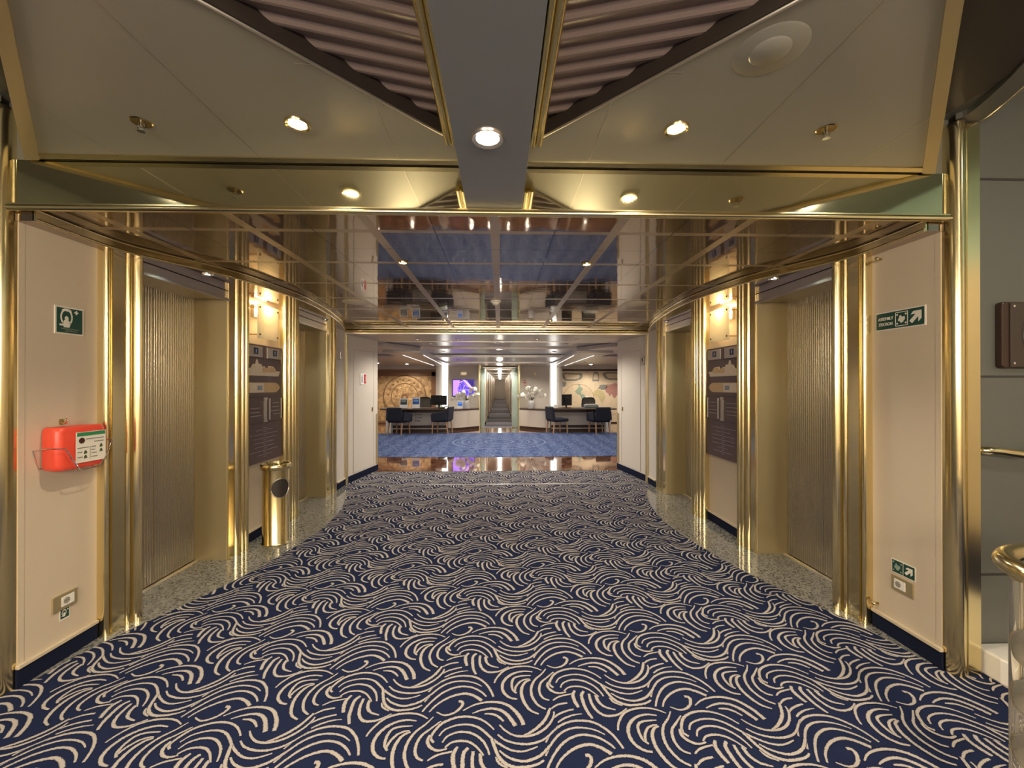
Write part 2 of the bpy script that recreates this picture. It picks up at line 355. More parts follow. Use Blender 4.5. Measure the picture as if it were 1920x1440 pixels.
POW=dict(up=42,beam=15,mir=10,sof=9,hall=24,hall2=29,side=42,back=40,stair=60,sconce=13,corr=20,globe=58); EXPO=1.0
# ------------------------------------------------------------------ camera
F=770.0; CAMX=.03; CAMZ=1.5
yaw=math.atan(22/F); pit=math.atan(2/F)
fw=Vector((math.sin(yaw)*math.cos(pit), math.cos(yaw)*math.cos(pit), math.sin(pit)))
cam=bpy.data.cameras.new('camera'); cam.sensor_width=36; cam.lens=36*F/1920; cam.clip_start=.05; cam.clip_end=120
co=bpy.data.objects.new('camera',cam); COL.objects.link(co); co.location=(CAMX,0,CAMZ)
co.rotation_euler=fw.to_track_quat('-Z','Y').to_euler(); SC.camera=co

ZC=2.37      # mirror ceiling
ZS=2.31      # soffit
ZU=2.61      # upper ceiling
YF=2.08      # fascia plane
SIDE={-1:'left',1:'right'}

# ------------------------------------------------------------------ floor
def catmull(pts, k):
    out=[]; n=len(pts)
    for i in range(n-1):
        p0=pts[max(i-1,0)]; p1=pts[i]; p2=pts[i+1]; p3=pts[min(i+2,n-1)]
        for j in range(k):
            t=j/k; out.append(tuple(.5*((2*p1[d])+(-p0[d]+p2[d])*t+(2*p0[d]-5*p1[d]+4*p2[d]-p3[d])*t*t+(-p0[d]+3*p1[d]-3*p2[d]+p3[d])*t**3) for d in range(len(p1))))
    out.append(tuple(pts[-1])); return out

def carpet(x0,x1,y0,y1,name,sx0,sx1,sy0,sy1):
    b=MB(); b.add([(x0,y0,0),(x1,y0,0),(x1,y1,0),(x0,y1,0),(x0,y0,-.05),(x1,y0,-.05),(x1,y1,-.05),(x0,y1,-.05)],
                  [(0,1,2,3),(7,6,5,4),(0,4,5,1),(1,5,6,2),(2,6,7,3),(3,7,4,0)])
    n0=len(b.f); uvs=[]
    ax,ay=.541,.298; h=.596
    for si,(q,w) in enumerate(STROKES):
        hz=.0012+si*.00005
        P=catmull(q,3 if len(q)>6 else 4)
        n=len(P); rows=[]
        for i,(x,y) in enumerate(P):
            a=P[max(i-1,0)]; c=P[min(i+1,n-1)]; tx,ty=c[0]-a[0],c[1]-a[1]; l=math.hypot(tx,ty) or 1
            t=i/(n-1); ww=(w[0]*(1-t)*(1-t)+2*w[1]*1.25*t*(1-t)+w[2]*t*t) if True else 0
            ww=ww*.001*.56
            rows.append((x,y,-ty/l*ww,tx/l*ww))
        for i in range(-12,13):
            for j in range(-24,24):
                dx=i*ax; dy=i*ay+j*h
                cx=q[len(q)//2][0]+dx; cy=q[len(q)//2][1]+dy
                if not (sx0<cx<sx1 and sy0<cy<sy1): continue
                o=len(b.v)
                for x,y,nx,ny in rows:
                    b.v.append((x+dx-nx,min(y+dy-ny,y1-.002),hz)); b.v.append((x+dx+nx,min(y+dy+ny,y1-.002),hz))
                for k in range(n-1):
                    b.f.append([o+2*k,o+2*k+2,o+2*k+3,o+2*k+1][::-1]); b.m.append(1)
                    uvs.append(((0,k),(0,k+1),(1,k+1),(1,k))[::-1])
    ob=b.build(name,[CARP,STRK],normals=False)
    me=ob.data; ul=me.uv_layers.new(name='UVMap')
    for k,fuv in enumerate(uvs):
        p=me.polygons[n0+k]
        for li,(u,v) in zip(p.loop_indices,fuv): ul.data[li].uv=(u,v*.1)
    # upward normals
    bm=bmesh.new(); bm.from_mesh(me)
    for f in bm.faces:
        if f.material_index==1 and f.normal.z<0: f.normal_flip()
    bm.to_mesh(me); bm.free()
    return struct(ob)
carpet(-5,5,-4,7.18,'floor',-2.75,2.75,.5,7.3)

GARC=catmull([(2.34,2.16),(2.27,2.49),(2.06,3.04),(1.93,3.53),(1.83,4.3),(1.89,5.0),(2.05,5.6),(2.22,6.0),(2.31,6.2)],6)
for m in (-1,1):
    pts=[(m*x,y) for x,y in GARC]+[(m*2.62,6.2),(m*2.62,2.5),(m*2.37,2.5),(m*2.37,2.14)]
    struct(MB().prism(pts,-.02,.004).build('floor',GRAN))
struct(MB().box(-2.3,2.3,6.20,6.225,0,.005).build('trim_1',LTMETAL))
# far hall floor
struct(MB().box(-6.5,6.5,7.18,16.3,-.05,.003).build('floor',MARB))
b=MB()
edge=[(-6.2,8.9),(-4,8.75),(-2,8.6),(0,8.54),(2,8.6),(4,8.75),(6.2,8.9)]
b.prism(edge+[(6.2,12.75),(3,12.85),(0,12.86),(-3,12.8),(-6.2,12.7)],.003,.008,0)
def flatring(b,cx,cy,r0,r1,z,m,n=64,a0=0,a1=2*PI,sy=1):
    vs=[];fs=[]
    for i in range(n+1):
        a=a0+(a1-a0)*i/n
        for r in (r0,r1): vs.append((cx+r*math.cos(a),cy+r*math.sin(a)*sy,z))
    for i in range(n): fs.append((2*i,2*i+1,2*i+3,2*i+2))
    b.add(vs,fs,m)
for r,w in ((1.22,.03),(.98,.025),(.80,.02),(.62,.02),(.38,.035)):
    flatring(b,0,10.85,r-w,r+w*.4,.0095,1)
struct(b.build('floor',[BLUC,BLUR],normals=False))
# ------------------------------------------------------------------ walls of the lift lobby
for m in (-1,1):
    s=SIDE[m]
    def wb(x0,x1,y0,y1,z0,z1,mt=BEIGE,nm=None):
        return struct(MB().box(min(m*x0,m*x1),max(m*x0,m*x1),y0,y1,z0,z1).build(nm or 'wall_'+s,mt))
    wb(2.36,2.75,2.135,2.74,0,2.40)
    wb(2.36,2.40,2.106,2.136,0,2.34); wb(2.36,2.75,3.585,4.815,0,2.40)
    wb(2.36,2.75,5.575,5.92,0,2.40)
    wb(2.30,2.75,5.92,6.24,0,2.40,CREAM)
    wb(2.36,2.75,2.74,3.585,2.30,2.40)
    wb(2.36,2.75,4.815,5.575,2.30,2.40)
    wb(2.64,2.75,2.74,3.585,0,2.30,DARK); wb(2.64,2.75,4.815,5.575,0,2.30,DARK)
    # skirtings
    for y0,y1,xx in ((2.095,2.50,2.36),(3.85,4.51,2.36),(5.93,6.235,2.30)):
        b=MB(); b.box(min(m*xx,m*(xx-.012)),max(m*xx,m*(xx-.012)),y0,y1,.004,.095,0)
        b.box(min(m*xx,m*(xx-.02)),max(m*xx,m*(xx-.02)),y0,y1,.095,.115,1)
        struct(b.build('baseboard_'+s,[NAVY,CREAMTR],bevel=.003))

# ------------------------------------------------------------------ brass pilasters
def pilaster(m, y0, y1, segs, zt, label, mt=BRASS, xb=2.36, group=None, pid='brass_pilaster'):
    yc=(y0+y1)/2; tot=sum(a[1] for a in segs); sc=(y1-y0)/tot
    prof=[(y0-yc,-.0)]; y=y0-yc
    for kind,w,d in segs:
        w*=sc
        if kind=='f': prof += [(y+.0015,d),(y+w-.0015,d)]
        else:
            for k in range(9):
                a=PI*k/8; prof.append((y+w/2-math.cos(a)*w/2*.98, .03+(d-.03)*math.sin(a)))
        y+=w
    prof.append((y1-yc,0))
    b=MB().prism([(-m*q,-dd) for q,dd in prof],.0,zt)
    o=b.build(pid,mt,loc=(m*xb,yc,0.004),rz=-m*PI/2,smooth=True)
    return tag(o,label,'column',group)
for m in (-1,1):
    s=SIDE[m]
    pilaster(m,2.505,2.735,[('r',.03,.055),('f',.085,.060),('r',.03,.075),('r',.06,.11),('f',.02,.05)],ZS-.004,f'polished brass pilaster between the near {s} lift and the beige wall with the safety sign')
    pilaster(m,3.585,3.845,[('f',.07,.065),('r',.05,.09),('r',.035,.1),('r',.05,.11),('f',.02,.07)],ZS-.004,f'brass pilaster between the near {s} lift door and the {s} deck directory board')
    pilaster(m,4.515,4.815,[('r',.04,.075),('r',.04,.09),('r',.04,.10),('r',.04,.10),('r',.04,.09),('f',.03,.06)],ZS-.004,f'fluted brass pilaster between the {s} directory board and the far {s} lift')
    pilaster(m,5.575,5.925,[('f',.06,.065),('r',.06,.09),('r',.06,.10),('f',.04,.06)],ZS-.004,f'brass pilaster beyond the far {s} lift beside the white wall strip')

# outer columns
for m in (-1,1):
    s=SIDE[m]
    prof=[(2.363,2.13),(2.363,2.09)]
    for k in range(11):
        a=PI-PI*k/10; prof.append((2.403+.040*math.cos(a),2.09-.055*math.sin(a)))
    prof+=[(2.445,2.075),(2.452,2.06),(2.52,2.06),(2.52,2.13)]
    b=MB().prism([(m*x,y) for x,y in prof],.0,2.86)
    tag(b.build('brass_column',BRASS,smooth=True), f'tall brass corner column at the {s} edge of the photo beside the '+('red emergency case wall' if m<0 else 'grey green stair wall'),'column')

# ------------------------------------------------------------------ lifts
def lift(m,y0,y1,where):
    s=SIDE[m]; yc=(y0+y1)/2; w=y1-y0; zt=2.225
    t=thing('elevator_doorway',f'{where} {s} lift doorway with closed ribbed bronze doors between brass pilasters','elevator',(m*2.30,yc,.004),-m*PI/2,'lift doorways')
    for sx in (-1,1):
        b=MB(); b.box(min(sx*(w/2-.012),sx*w/2),max(sx*(w/2-.012),sx*w/2),0.0,.285,0,zt)
        b.build('jamb',BRASSM,t,bevel=.002)
    b=MB(); b.box(-w/2,w/2,.0,.285,zt,zt+.012,0); b.box(-w/2,w/2,-.012,.0,zt-.012,zt+.012,0); b.box(-w/2,w/2,.01,.03,zt+.012,ZS-.006,0)
    b.build('header',LTMETAL,t,bevel=.003)
    for sx in (-1,1):
        b=MB(); x0=0.002 if sx>0 else -w/2+.012; x1=w/2-.012 if sx>0 else -.002
        n=18; pts=[]
        for k in range(n):
            xa=x0+(x1-x0)*k/n; dx=(x1-x0)/n
            for a,d in ((0,.0),(.15,-.005),(.4,-.007),(.6,-.007),(.85,-.005)): pts.append((xa+dx*a,.275+d))
        pts+=[(x1,.275),(x1,.30),(x0,.30)]
        b.prism(pts,.012,zt); b.build('door_leaf',STEEL,t,smooth=True)
    b=MB(); b.box(-w/2+.012,w/2-.012,.235,.30,-.002,.004)
    for k in range(3): b.box(-w/2+.012,w/2-.012,.245+.010*k,.248+.010*k,.004,.006)
    b.build('sill',LTMETAL,t)
    return t
for m in (-1,1):
    lift(m,2.735,3.585,'near'); lift(m,4.815,5.575,'far')

# ------------------------------------------------------------------ ceilings
ARC=catmull([(2.27,2.09),(2.28,2.5),(2.19,2.76),(2.05,3.04),(1.965,3.3),(1.905,3.75),(1.895,4.15),(1.95,4.72),(2.05,5.3),(2.16,5.75),(2.30,6.21)],5)
struct(MB().box(-2.37,2.37,YF+.005,6.25,ZC,ZC+.04).build('ceiling',MIRC))
MIRS=mat('brown mirror soffit',(.42,.34,.28),.07,1)
for m in (-1,1):
    s=SIDE[m]
    pts=[(m*x,y) for x,y in ARC]+[(m*2.70,6.21),(m*2.70,2.16),(m*2.36,2.16),(m*2.36,2.09)]
    struct(MB().prism(pts,ZS,ZC-.001).build('ceiling',MIRS))
    b=MB(); off=lambda d:[(m*(x-d),y) for x,y in ARC]
    o0=off(.010); o1=off(-.006); b.prism(o0+o1[::-1],ZS+.003,ZC-.001); b.tube([(x,y,ZS+.006) for x,y in off(.010)],.009,10); b.tube([(x,y,ZC-.007) for x,y in off(.010)],.006,8)
    struct(b.build('trim_2' if m<0 else 'trim_3',BRASS,smooth=True))
# fascia
struct(MB().box(-2.38,2.38,YF,YF+.02,ZC+.02,ZU-.004).build('trim_4',FASCIA))
b=MB(); b.tube([(-2.38,YF-.008,ZC-.002),(2.38,YF-.008,ZC-.002)],.017,12); b.box(-2.38,2.38,YF-.02,YF+.01,ZC+.004,ZC+.016)
struct(b.build('trim_5',BRASS,smooth=True))
struct(MB().box(-2.38,2.38,YF-.006,YF+.02,ZC+.012,ZC+.022).build('trim_6',DARK))
# upper ceiling triangles
for m in (-1,1):
    P=[(.139,YF-.012),(2.265,YF-.012),(1.115,.92),(.20,1.835),(.139,1.835)]
    b=MB().prism([(m*x,y) for x,y in P],ZU,ZU+.03)
    # hairline panel joints, slightly raised bright strips
    for X in (.467,1.14,1.81):
        ylo=max(2.04-X, X-.19)
        b.box(min(m*X-.0015,m*X+.0015),m*X+.0015,ylo+.02,YF-.06,ZU-.0012,ZU,1)
    b.box(min(m*.68,m*.60),max(m*.68,m*.60),1.435,1.438,ZU-.0012,ZU,1)
    struct(b.build('ceiling',[CEIL,LTMETAL]))
    # brass strips round the panel
    b=MB(); b.prism([(m*.139,YF-.012),(m*2.25,YF-.012),(m*2.21,YF-.052),(m*.139,YF-.052)],ZU-.006,ZU,0)
    struct(b.build('trim_7',BRASS))
    d=.035
    b=MB(); b.prism([(m*2.29,YF-.012),(m*(2.29-1.16),YF-.012-1.16),(m*(2.29-1.16-d*1.4),YF-.012-1.16),(m*(2.29-d*2.0),YF-.012)],ZU-.012,ZU+.085,0)
    struct(b.build('trim_8',BRASSM))
    b=MB(); L=[(m*.195,1.848),(m*1.16,.883)]
    b.tube([(L[0][0],L[0][1],ZU-.002),(L[1][0],L[1][1],ZU-.002)],.006,8)
    struct(b.build('trim_9',LTMETAL,smooth=True))
    b=MB(); b.prism([(m*.195,1.845),(m*1.16,.880),(m*1.16,.865),(m*.195,1.83)],ZU-.001,ZU+.07,0)
    struct(b.build('trim_10',DARK))
    # ribbed coffer
    b=MB(); n=26; pit_=.073; tilt=math.radians(14); vs=[];fs=[]; seg=8
    rows=[]
    for k in range(n*seg+1):
        q=(k%seg)/seg; t=k/seg*pit_; z=ZU+.062-math.sin(PI*q**1.7)*.016
        rows.append((t,z))
    for t,z in rows:
        for u in (-.1,1.0):
            X=.13+u*math.cos(tilt); Y=2.15-t-u*math.sin(tilt)*1.0+.1
            vs.append((m*X,Y,z))
    for k in range(len(rows)-1): fs.append((2*k,2*k+1,2*k+3,2*k+2))
    b.add(vs,fs)
    struct(b.build('ceiling',RIB,normals=False))
    # brass rail along the beam
    b=MB(); b.box(min(m*.168,m*.20),max(m*.168,m*.20),-1.2,1.862,ZU-.02,ZU+.2,1); b.tube([(m*.205,1.86,ZU-.012),(m*.205,-1.2,ZU-.012)],.017,12); b.tube([(m*.178,1.86,ZU-.022),(m*.178,-1.2,ZU-.022)],.011,10)
    struct(b.build('trim_11',[BRASS,BRASSD],smooth=True))
# beam
b=MB().box(-.1395,.1395,-4,YF-.002,ZC+.018,ZU+.25)
struct(b.build('ceiling',CEILB,bevel=.002))
# cover over the coffer
struct(MB().box(-2.3,2.3,-4,YF+.02,ZU+.27,ZU+.31).build('ceiling',DARK))
struct(MB().box(-2.4,2.4,YF+.02,YF+.06,ZC+.04,ZU+.31).build('wall_front',CEILD))
for m in (-1,1):
    # outer soffit above the stair opening, seen past the diagonal edge
    P=[(2.24,2.10),(2.53,2.12),(2.535,2.04),(2.44,1.80),(2.25,1.45),(2.10,1.0),(2.0,0),(2.0,-4),(.9,-4),(.9,.7),(1.2,.95)]
    b=MB().prism([(m*x,y) for x,y in P],2.90,2.94,0)
    struct(b.build('ceiling',CEILD))
    Q=catmull([(2.51,2.09),(2.52,2.02),(2.43,1.80),(2.24,1.45),(2.09,1.0),(1.99,0.0),(1.99,-4)],4)
    b=MB(); pts=[(m*x,y) for x,y in Q]; inn=[(m*(x-.13),y-.04) for x,y in Q]
    b.prism(pts+inn[::-1],2.87,2.90,0); b.tube([(x,y,2.872) for x,y in pts],.008,8,1)
    struct(b.build('trim_12',[CEILD,LTMETAL]))
# ------------------------------------------------------------------ stair side walls and room behind the camera
for m in (-1,1):
    s=SIDE[m]
    b=MB(); b.box(min(m*2.50,m*5),max(m*2.50,m*5),2.12,2.22,0,3.7,0)
    for z in (.49,1.545,2.60): b.box(min(m*2.52,m*5),max(m*2.52,m*5),2.117,2.121,z-.006,z+.006,1)
    struct(b.build('wall_'+s,[GREYW,SEAM]))
TEAL=mat('pale teal stair wall',(.36,.52,.50),.5,noise=.35,nscale=1.5)
struct(MB().box(4.9,5.0,-4,2.12,2.75,3.7).build('wall_right',TEAL)); struct(MB().box(4.9,5.0,-4,2.12,0,2.75).build('wall_right',BEIGE))
struct(MB().box(-5.0,-4.9,-4,2.12,0,3.7).build('wall_left',GREYW))
struct(MB().box(-5,5,-4.1,-4,0,3.7).build('wall_back',BEIGE))
struct(MB().box(-5,5,-4,2.2,3.7,3.75).build('ceiling',CEILD))
# header over the opening to the hall
b=MB(); b.tube([(-2.34,6.225,ZS+.005),(2.34,6.225,ZS+.005)],.028,14)
struct(b.build('trim_13',BRASS,smooth=True))
struct(MB().box(-2.31,2.31,6.225,6.30,2.265,ZC).build('trim_14',LTMETAL,bevel=.003))
for m in (-1,1):
    s=SIDE[m]
    b=MB(); b.box(min(m*2.275,m*2.315),max(m*2.275,m*2.315),6.225,6.30,.004,2.265)
    tag(b.build('brass_post',BRASSM,bevel=.004),f'slim brass door post at the {s} side of the opening to the reception hall','post')
    # angled white panel with a flush cupboard door
    A=Vector((m*2.30,6.30,0)); B=Vector((m*2.135,7.32,0)); d=(B-A).normalized(); L_=(B-A).length; ang=math.atan2(d.y,d.x)
    def pan(b,u0,u1,t0,t1,z0,z1,mi=0):
        nrm=Vector((-d.y,d.x,0)); nrm = nrm if nrm.x*m<0 else -nrm
        pts=[A+d*u0+nrm*t0,A+d*u1+nrm*t0,A+d*u1+nrm*t1,A+d*u0+nrm*t1]
        b.prism([(p.x,p.y) for p in pts],z0,z1,mi)
    b=MB(); pan(b,0,L_,-.2,0,0,2.29,0); struct(b.build('wall_'+s,CREAM))
    b=MB(); pan(b,0,L_,0,.012,.003,.10,0); struct(b.build('baseboard_'+s,NAVY))
    b=MB(); pan(b,.20,.86,0,.004,.12,2.06,0)
    for u0,u1,z0,z1 in ((.195,.20,.12,2.065),(.86,.865,.12,2.065),(.195,.865,2.06,2.066)): pan(b,u0,u1,.0,.006,z0,z1,1)
    o=struct(b.build('door_1' if m<0 else 'door_2',[CREAM,PLATE]))
    b=MB(); pan(b,.80,.825,.004,.016,1.05,1.12,0); b.build('door_handle',BRASSD,o)
    b=MB(); pan(b,L_-.07,L_+.004,0,.008,.12,1.0,0); struct(b.build('trim_15',BRASSM))
    if m<0:
        t=thing('fire_equipment_sign','small white and red sign with extinguisher symbol on the left white panel','sign',(A+d*.46+Vector((d.y,-d.x,0))*-(-.0)).to_tuple(),0)
        nrm=Vector((-d.y,d.x,0)); nrm = nrm if nrm.x*m<0 else -nrm
        t.location=A+d*.50+nrm*.008+Vector((0,0,1.60)); t.rotation_euler=(0,0,math.atan2(d.y,d.x))
        MB().plate(.20,.18,-.004,t=.004).build('sign_plate',mat('bright white vinyl',(.85,.84,.82),.4),t)
        b=MB(); b.plate(.075,.15,-.0055,x=.05,t=.0015); b.build('red_panel',RED,t)
        b=MB(); b.plate(.022,.10,-.0055,x=-.05,z=-.01,t=.0015); b.plate(.010,.03,-.0055,x=-.045,z=.055,t=.0015); b.build('extinguisher_symbol',BLACK,t)
        b=MB(); b.ring(.05,-.015,.016,.026,-.0068,t=.001,a0=-2.2,a1=1.2); b.plate(.01,.05,-.0068,x=.062,z=.03,t=.001); b.build('hose_symbol',SIGNW,t)
    # card reader
    t=thing('card_reader',f'small grey card reader on the white wall by the {s} brass post','card reader',(m*(2.30 if m<0 else 2.285),6.04 if m<0 else 6.0,1.80),-m*PI/2)
    t.location=(m*2.30,6.05,1.93)
    if m>0:
        nrm=Vector((-d.y,d.x,0)); nrm = nrm if nrm.x*m<0 else -nrm
        t.location=A+d*.10+nrm*.002+Vector((0,0,1.88)); t.rotation_euler=(0,0,math.atan2(-d.y,-d.x)); t['label']='small grey card reader at the top corner of the right white panel'
    MB().plate(.07,.12,-.018,t=.018,rad=.01).build('housing',PLATE,t,bevel=.002)
    MB().plate(.035,.05,-.0195,z=.015,t=.002).build('display',BLACK,t)
# ------------------------------------------------------------------ directory boards and sconces
def board(m):
    s=SIDE[m]; f=-m      # f=+1 : bow to the right
    t=thing('directory_board',f'{s} maroon deck directory board with ship drawings and lift call plates','directory board',(m*2.335,4.18,0),-m*PI/2,'lift directory boards')
    W=.655; Z0,Z1=.74,1.895
    MB().box(-W/2,W/2,.0,.024,Z0,Z1).build('backing',DARK,t,bevel=.002)
    b=MB(); b.box(-W/2,W/2,-.006,.0,1.765,Z1); b.build('top_panel',MAROON,t,bevel=.001)
    for sx in (-1,1):
        b=MB().plate(.25,.105,-.012,x=sx*.165,z=1.825,t=.006); o=b.build('call_plate',PLATE,t,bevel=.001)
        MB().plate(.07,.06,-.0145,x=sx*.165+.01,z=1.83,t=.003).build('floor_indicator',BLACK,o)
        b=MB(); b.plate(.012,.036,-.0158,x=sx*.165+.01,z=1.83,t=.0015); b.build('indicator_digit',LED,o)
        b=MB()
        for q in (-.10,.10): b.lathe([(0,-.002),(.005,-.002),(.006,0)],(0,0,0),10)
        b=MB(); b.disc(sx*.165-.095,1.83,.005,-.0135,.002); b.build('call_button',CHROME,o); MB().disc(sx*.165+.105,1.83,.006,-.0135,.002).build('call_button',CHROME,o)
    b=MB().box(-W/2,W/2,-.008,-.0005,1.385,1.762); p=b.build('deck_plan_panel',MAROON,t,bevel=.001)
    sh=[(-.27,.02),(-.275,.07),(-.23,.075),(-.20,.12),(-.16,.125),(-.145,.175),(-.125,.175),(-.11,.13),(-.06,.125),(-.05,.10),(.0,.10),(.0,.085),(.06,.085),(.065,.11),(.15,.105),(.19,.08),(.20,.055),(.285,.05),(.265,.02),(.25,-.01),(-.26,-.01)]
    MB().slab([(f*x,1.60+z*.85) for x,z in sh],-.0105,-.008).build('ship_profile',SHIPC,p)
    MB().slab([(f*x,1.60+z*.85) for x,z in [(-.04,.03),(-.04,.09),(.0,.09),(.06,.08),(.065,.10),(.145,.10),(.19,.075),(.19,.035)]],-.0118,-.0105).build('ship_profile_tint',SHIPO,p)
    dk=[(-.26,-.005),(-.26,.085),(-.24,.095),(.20,.095),(.25,.075),(.28,.045),(.25,.015),(.20,-.005)]
    MB().slab([(f*x,1.43+z) for x,z in dk],-.0105,-.008).build('deck_plan',SHIPO,p)
    MB().slab([(f*x,1.43+z) for x,z in [(-.25,.0),(-.25,.088),(-.02,.088),(-.02,.0)]],-.0118,-.0105).build('deck_plan_tint',SHIPC,p)
    MB().slab([(f*x,1.43+z) for x,z in [(-.13,.02),(-.13,.065),(-.05,.065),(-.05,.02)]],-.0128,-.0118).build('deck_plan_mark',SHIPB,p)
    b=MB()
    for x in (-.30,.30):
        for z in (1.745,1.41): MB().disc(x,z,.006,-.012,.004).build('screw',CHROME,p)
    p=MB().box(-W/2,W/2,-.008,-.0005,1.125,1.382).build('index_panel',MAROON,t,bevel=.001)
    for x,w in ((-.30,.018),(.085,.016),(.305,.012)):
        MB().plate(w,.215,-.016,x=f*x,z=1.255,t=.008).build('index_bar',PLATE,p,bevel=.001)
    k=MB(); x=f*.0
    k.slab([(x-.035,1.375),(x+.035,1.375),(x+.022,1.345),(x+.022,1.16),(x+.035,1.13),(x-.035,1.13),(x-.022,1.16),(x-.022,1.345)],-.020,-.008); k.build('centre_plate',PLATE,p,bevel=.001)
    MB().plate(.024,.19,-.010,x=f*.037,z=1.25,t=.002).build('centre_slot',BLACK,p)
    R=random.Random(5)
    b=MB()
    for i,z in enumerate((1.315,1.275,1.235,1.20)):
        for x0,x1 in ((-.28,-.06),(.11,.29)):
            if (i==0 and x0<0 and f>0) : continue
            x=x0+R.uniform(.0,.05)
            while x<x1-.02:
                w=R.uniform(.012,.03); xx=f*(x+w/2); b.plate(w,.008,-.0092,x=xx,z=z,t=.0012); x+=w+.006
    b.build('index_lettering',ENGR,p)
    p=MB().box(-W/2,W/2,-.008,-.0005,Z0,1.122).build('guide_panel',MAROON,t,bevel=.001)
    b=MB()
    for i in range(15):
        z=1.075-i*.0205; L_=.045 if i%2==0 else R.uniform(.18,.50); x=-L_/2
        while x<L_/2:
            w=R.uniform(.006,.02); b.plate(w,.0045,-.0090,x=x+w/2,z=z,t=.001); x+=w+.004
    b.build('guide_lettering',ENGR,p)
    b=MB()
    for x in (-.30,.30):
        for z in (1.10,.765): MB().disc(x,z,.005,-.012,.004).build('screw',CHROME,p)
    return t
for m in (-1,1): board(m)
def sconce(m):
    s=SIDE[m]; y=4.14; t=thing('wall_sconce',f'glowing frosted glass wall sconce above the {s} directory board','wall lamp',(m*2.36,y,2.115),-m*PI/2,'frosted wall sconces')
    MB().plate(.26,.12,-.03,z=.10,t=.03).build('back_plate',LTMETAL,t,bevel=.003)
    b=MB(); x0=-.02 if m<0 else .02; b.tube([(x0-.05,-.068,.11),(x0+.05,-.068,.11)],.012,10); b.build('lamp_tube',SCONCEL,t,smooth=True)
    MB().plate(.36,.33,-.094,t=.008,z=-.0,rad=.004).build('glass_panel',FROST,t)
    for sx in (-1,1):
        for sz in (-1,1):
            b=MB(); b.tube([(sx*.155,-.10,sz*.13),(sx*.155,0,sz*.13)],.006,8); b.lathe([(0,0),(.009,0)],(0,0,0),4) if False else None
            b.disc(sx*.155,sz*.13,.010,-.102,.006,n=12); b.build('screw',BRASSD,t)
    return t
for m in (-1,1): sconce(m)

# ------------------------------------------------------------------ ash bin
t=thing('litter_bin','polished brass floor ash bin with oval opening under the left directory board','bin',(-2.10,3.965,.004),math.radians(50))
MB().lathe([(.0,.0),(.118,.0),(.12,.012),(.114,.02),(.114,.70),(.0,.70)],n=40).build('body',BRASS,t,smooth=True)
MB().lathe([(.114,.70),(.128,.705),(.132,.72),(.132,.745),(.126,.755),(.118,.755),(.112,.735),(.05,.73),(0,.73)],n=40).build('rim',BRASS,t,smooth=True)
b=MB()
R=random.Random(3)
for k in range(80):
    a=R.uniform(0,2*PI); r=.1*math.sqrt(R.random()); b.ell((r*math.cos(a),r*math.sin(a),.738),(.007,.007,.006),6,4)
g=b.build('ash_pebbles',mat('glittering pebbles',(.75,.65,.30),.15,1),t,smooth=True); g['kind']='stuff'
def bent_disc(rx,rz,z,R_,n=40,rings=5):
    vs=[];fs=[]
    for i in range(rings+1):
        for j in range(n):
            a=2*PI*j/n; x=rx*i/rings*math.cos(a); zz=rz*i/rings*math.sin(a); th=x/.114
            vs.append((math.sin(th)*R_,-math.cos(th)*R_,z+zz))
    for i in range(rings):
        for j in range(n): fs.append((i*n+j,i*n+(j+1)%n,(i+1)*n+(j+1)%n,(i+1)*n+j))
    return vs,fs
vs,fs=bent_disc(.080,.086,.535,.1155); MB().add(vs,fs).build('opening',DARK,t,normals=False)
P=[]
for j in range(40):
    a=2*PI*j/40; th=.083*math.cos(a)/.114; P.append((math.sin(th)*.116,-math.cos(th)*.116,.535+.089*math.sin(a)))
MB().tube(P,.004,8,closed=True).build('opening_rim',LTMETAL,t,smooth=True)

# ------------------------------------------------------------------ orange case in its wire bracket
XL=-2.36
t=thing('emergency_breathing_case','orange red plastic emergency case with instruction label on the left wall','case',(XL,2.31,1.165),PI/2)
b=MB()
pts=[]
def rbox(b,w,d,h,r,y0):
    P=[]
    for cx,cy,a0 in ((w/2-r,-d+r,270),(w/2-r,-.004-r*.3,0),(-w/2+r,-.004-r*.3,90),(-w/2+r,-d+r,180)):
        for k in range(5):
            a=math.radians(a0+22.5*k); rr=r if cy<-.03 else r*.3; P.append((cx+rr*math.cos(a),cy+rr*math.sin(a)))
    lv=[(-h/2,.90),(-h/2+.008,.965),(-h/2+.025,1),(h/2-.025,1),(h/2-.008,.965),(h/2,.90)]
    n=len(P); vs=[(x*k,(y+d/2)*k-d/2,z) for z,k in lv for x,y in P]
    fs=[tuple(range(n))[::-1],tuple(range(n*(len(lv)-1),n*len(lv)))]
    for i in range(len(lv)-1):
        for j in range(n): fs.append((i*n+j,i*n+(j+1)%n,(i+1)*n+(j+1)%n,(i+1)*n+j))
    b.add(vs,fs)
rbox(b,.265,.120,.225,.035,0)
b.build('shell',ORANGE,t,smooth=True)
lab=MB().plate(.165,.165,-.1275,x=.03,z=-.002,t=.002).build('instruction_label',SIGNW,t)
MB().plate(.155,.02,-.1285,x=.03,z=.068,t=.001).build('green_band',mat('label green',(.03,.22,.08),.5),lab)
MB().disc(-.022,.034,.016,-.1285,.001).build('round_mark',mat('label brown black',(.05,.015,.01),.5),lab)
b=MB()
for x0,x1,z in ((.0,.10,.040),(.045,.10,.022),(-.045,.015,-.005),(-.045,-.02,-.028),(-.045,-.018,-.055),(.03,.055,-.005),(.03,.05,-.022),(.03,.06,-.04),(.03,.065,-.060)): b.box(x0,x1,-.1285,-.1275,z-.0025,z+.0025)
b.box(.022,.0235,-.1285,-.1275,-.07,.0)
b.build('label_lettering',mat('label grey ink',(.2,.2,.18),.6),lab)
b=MB()
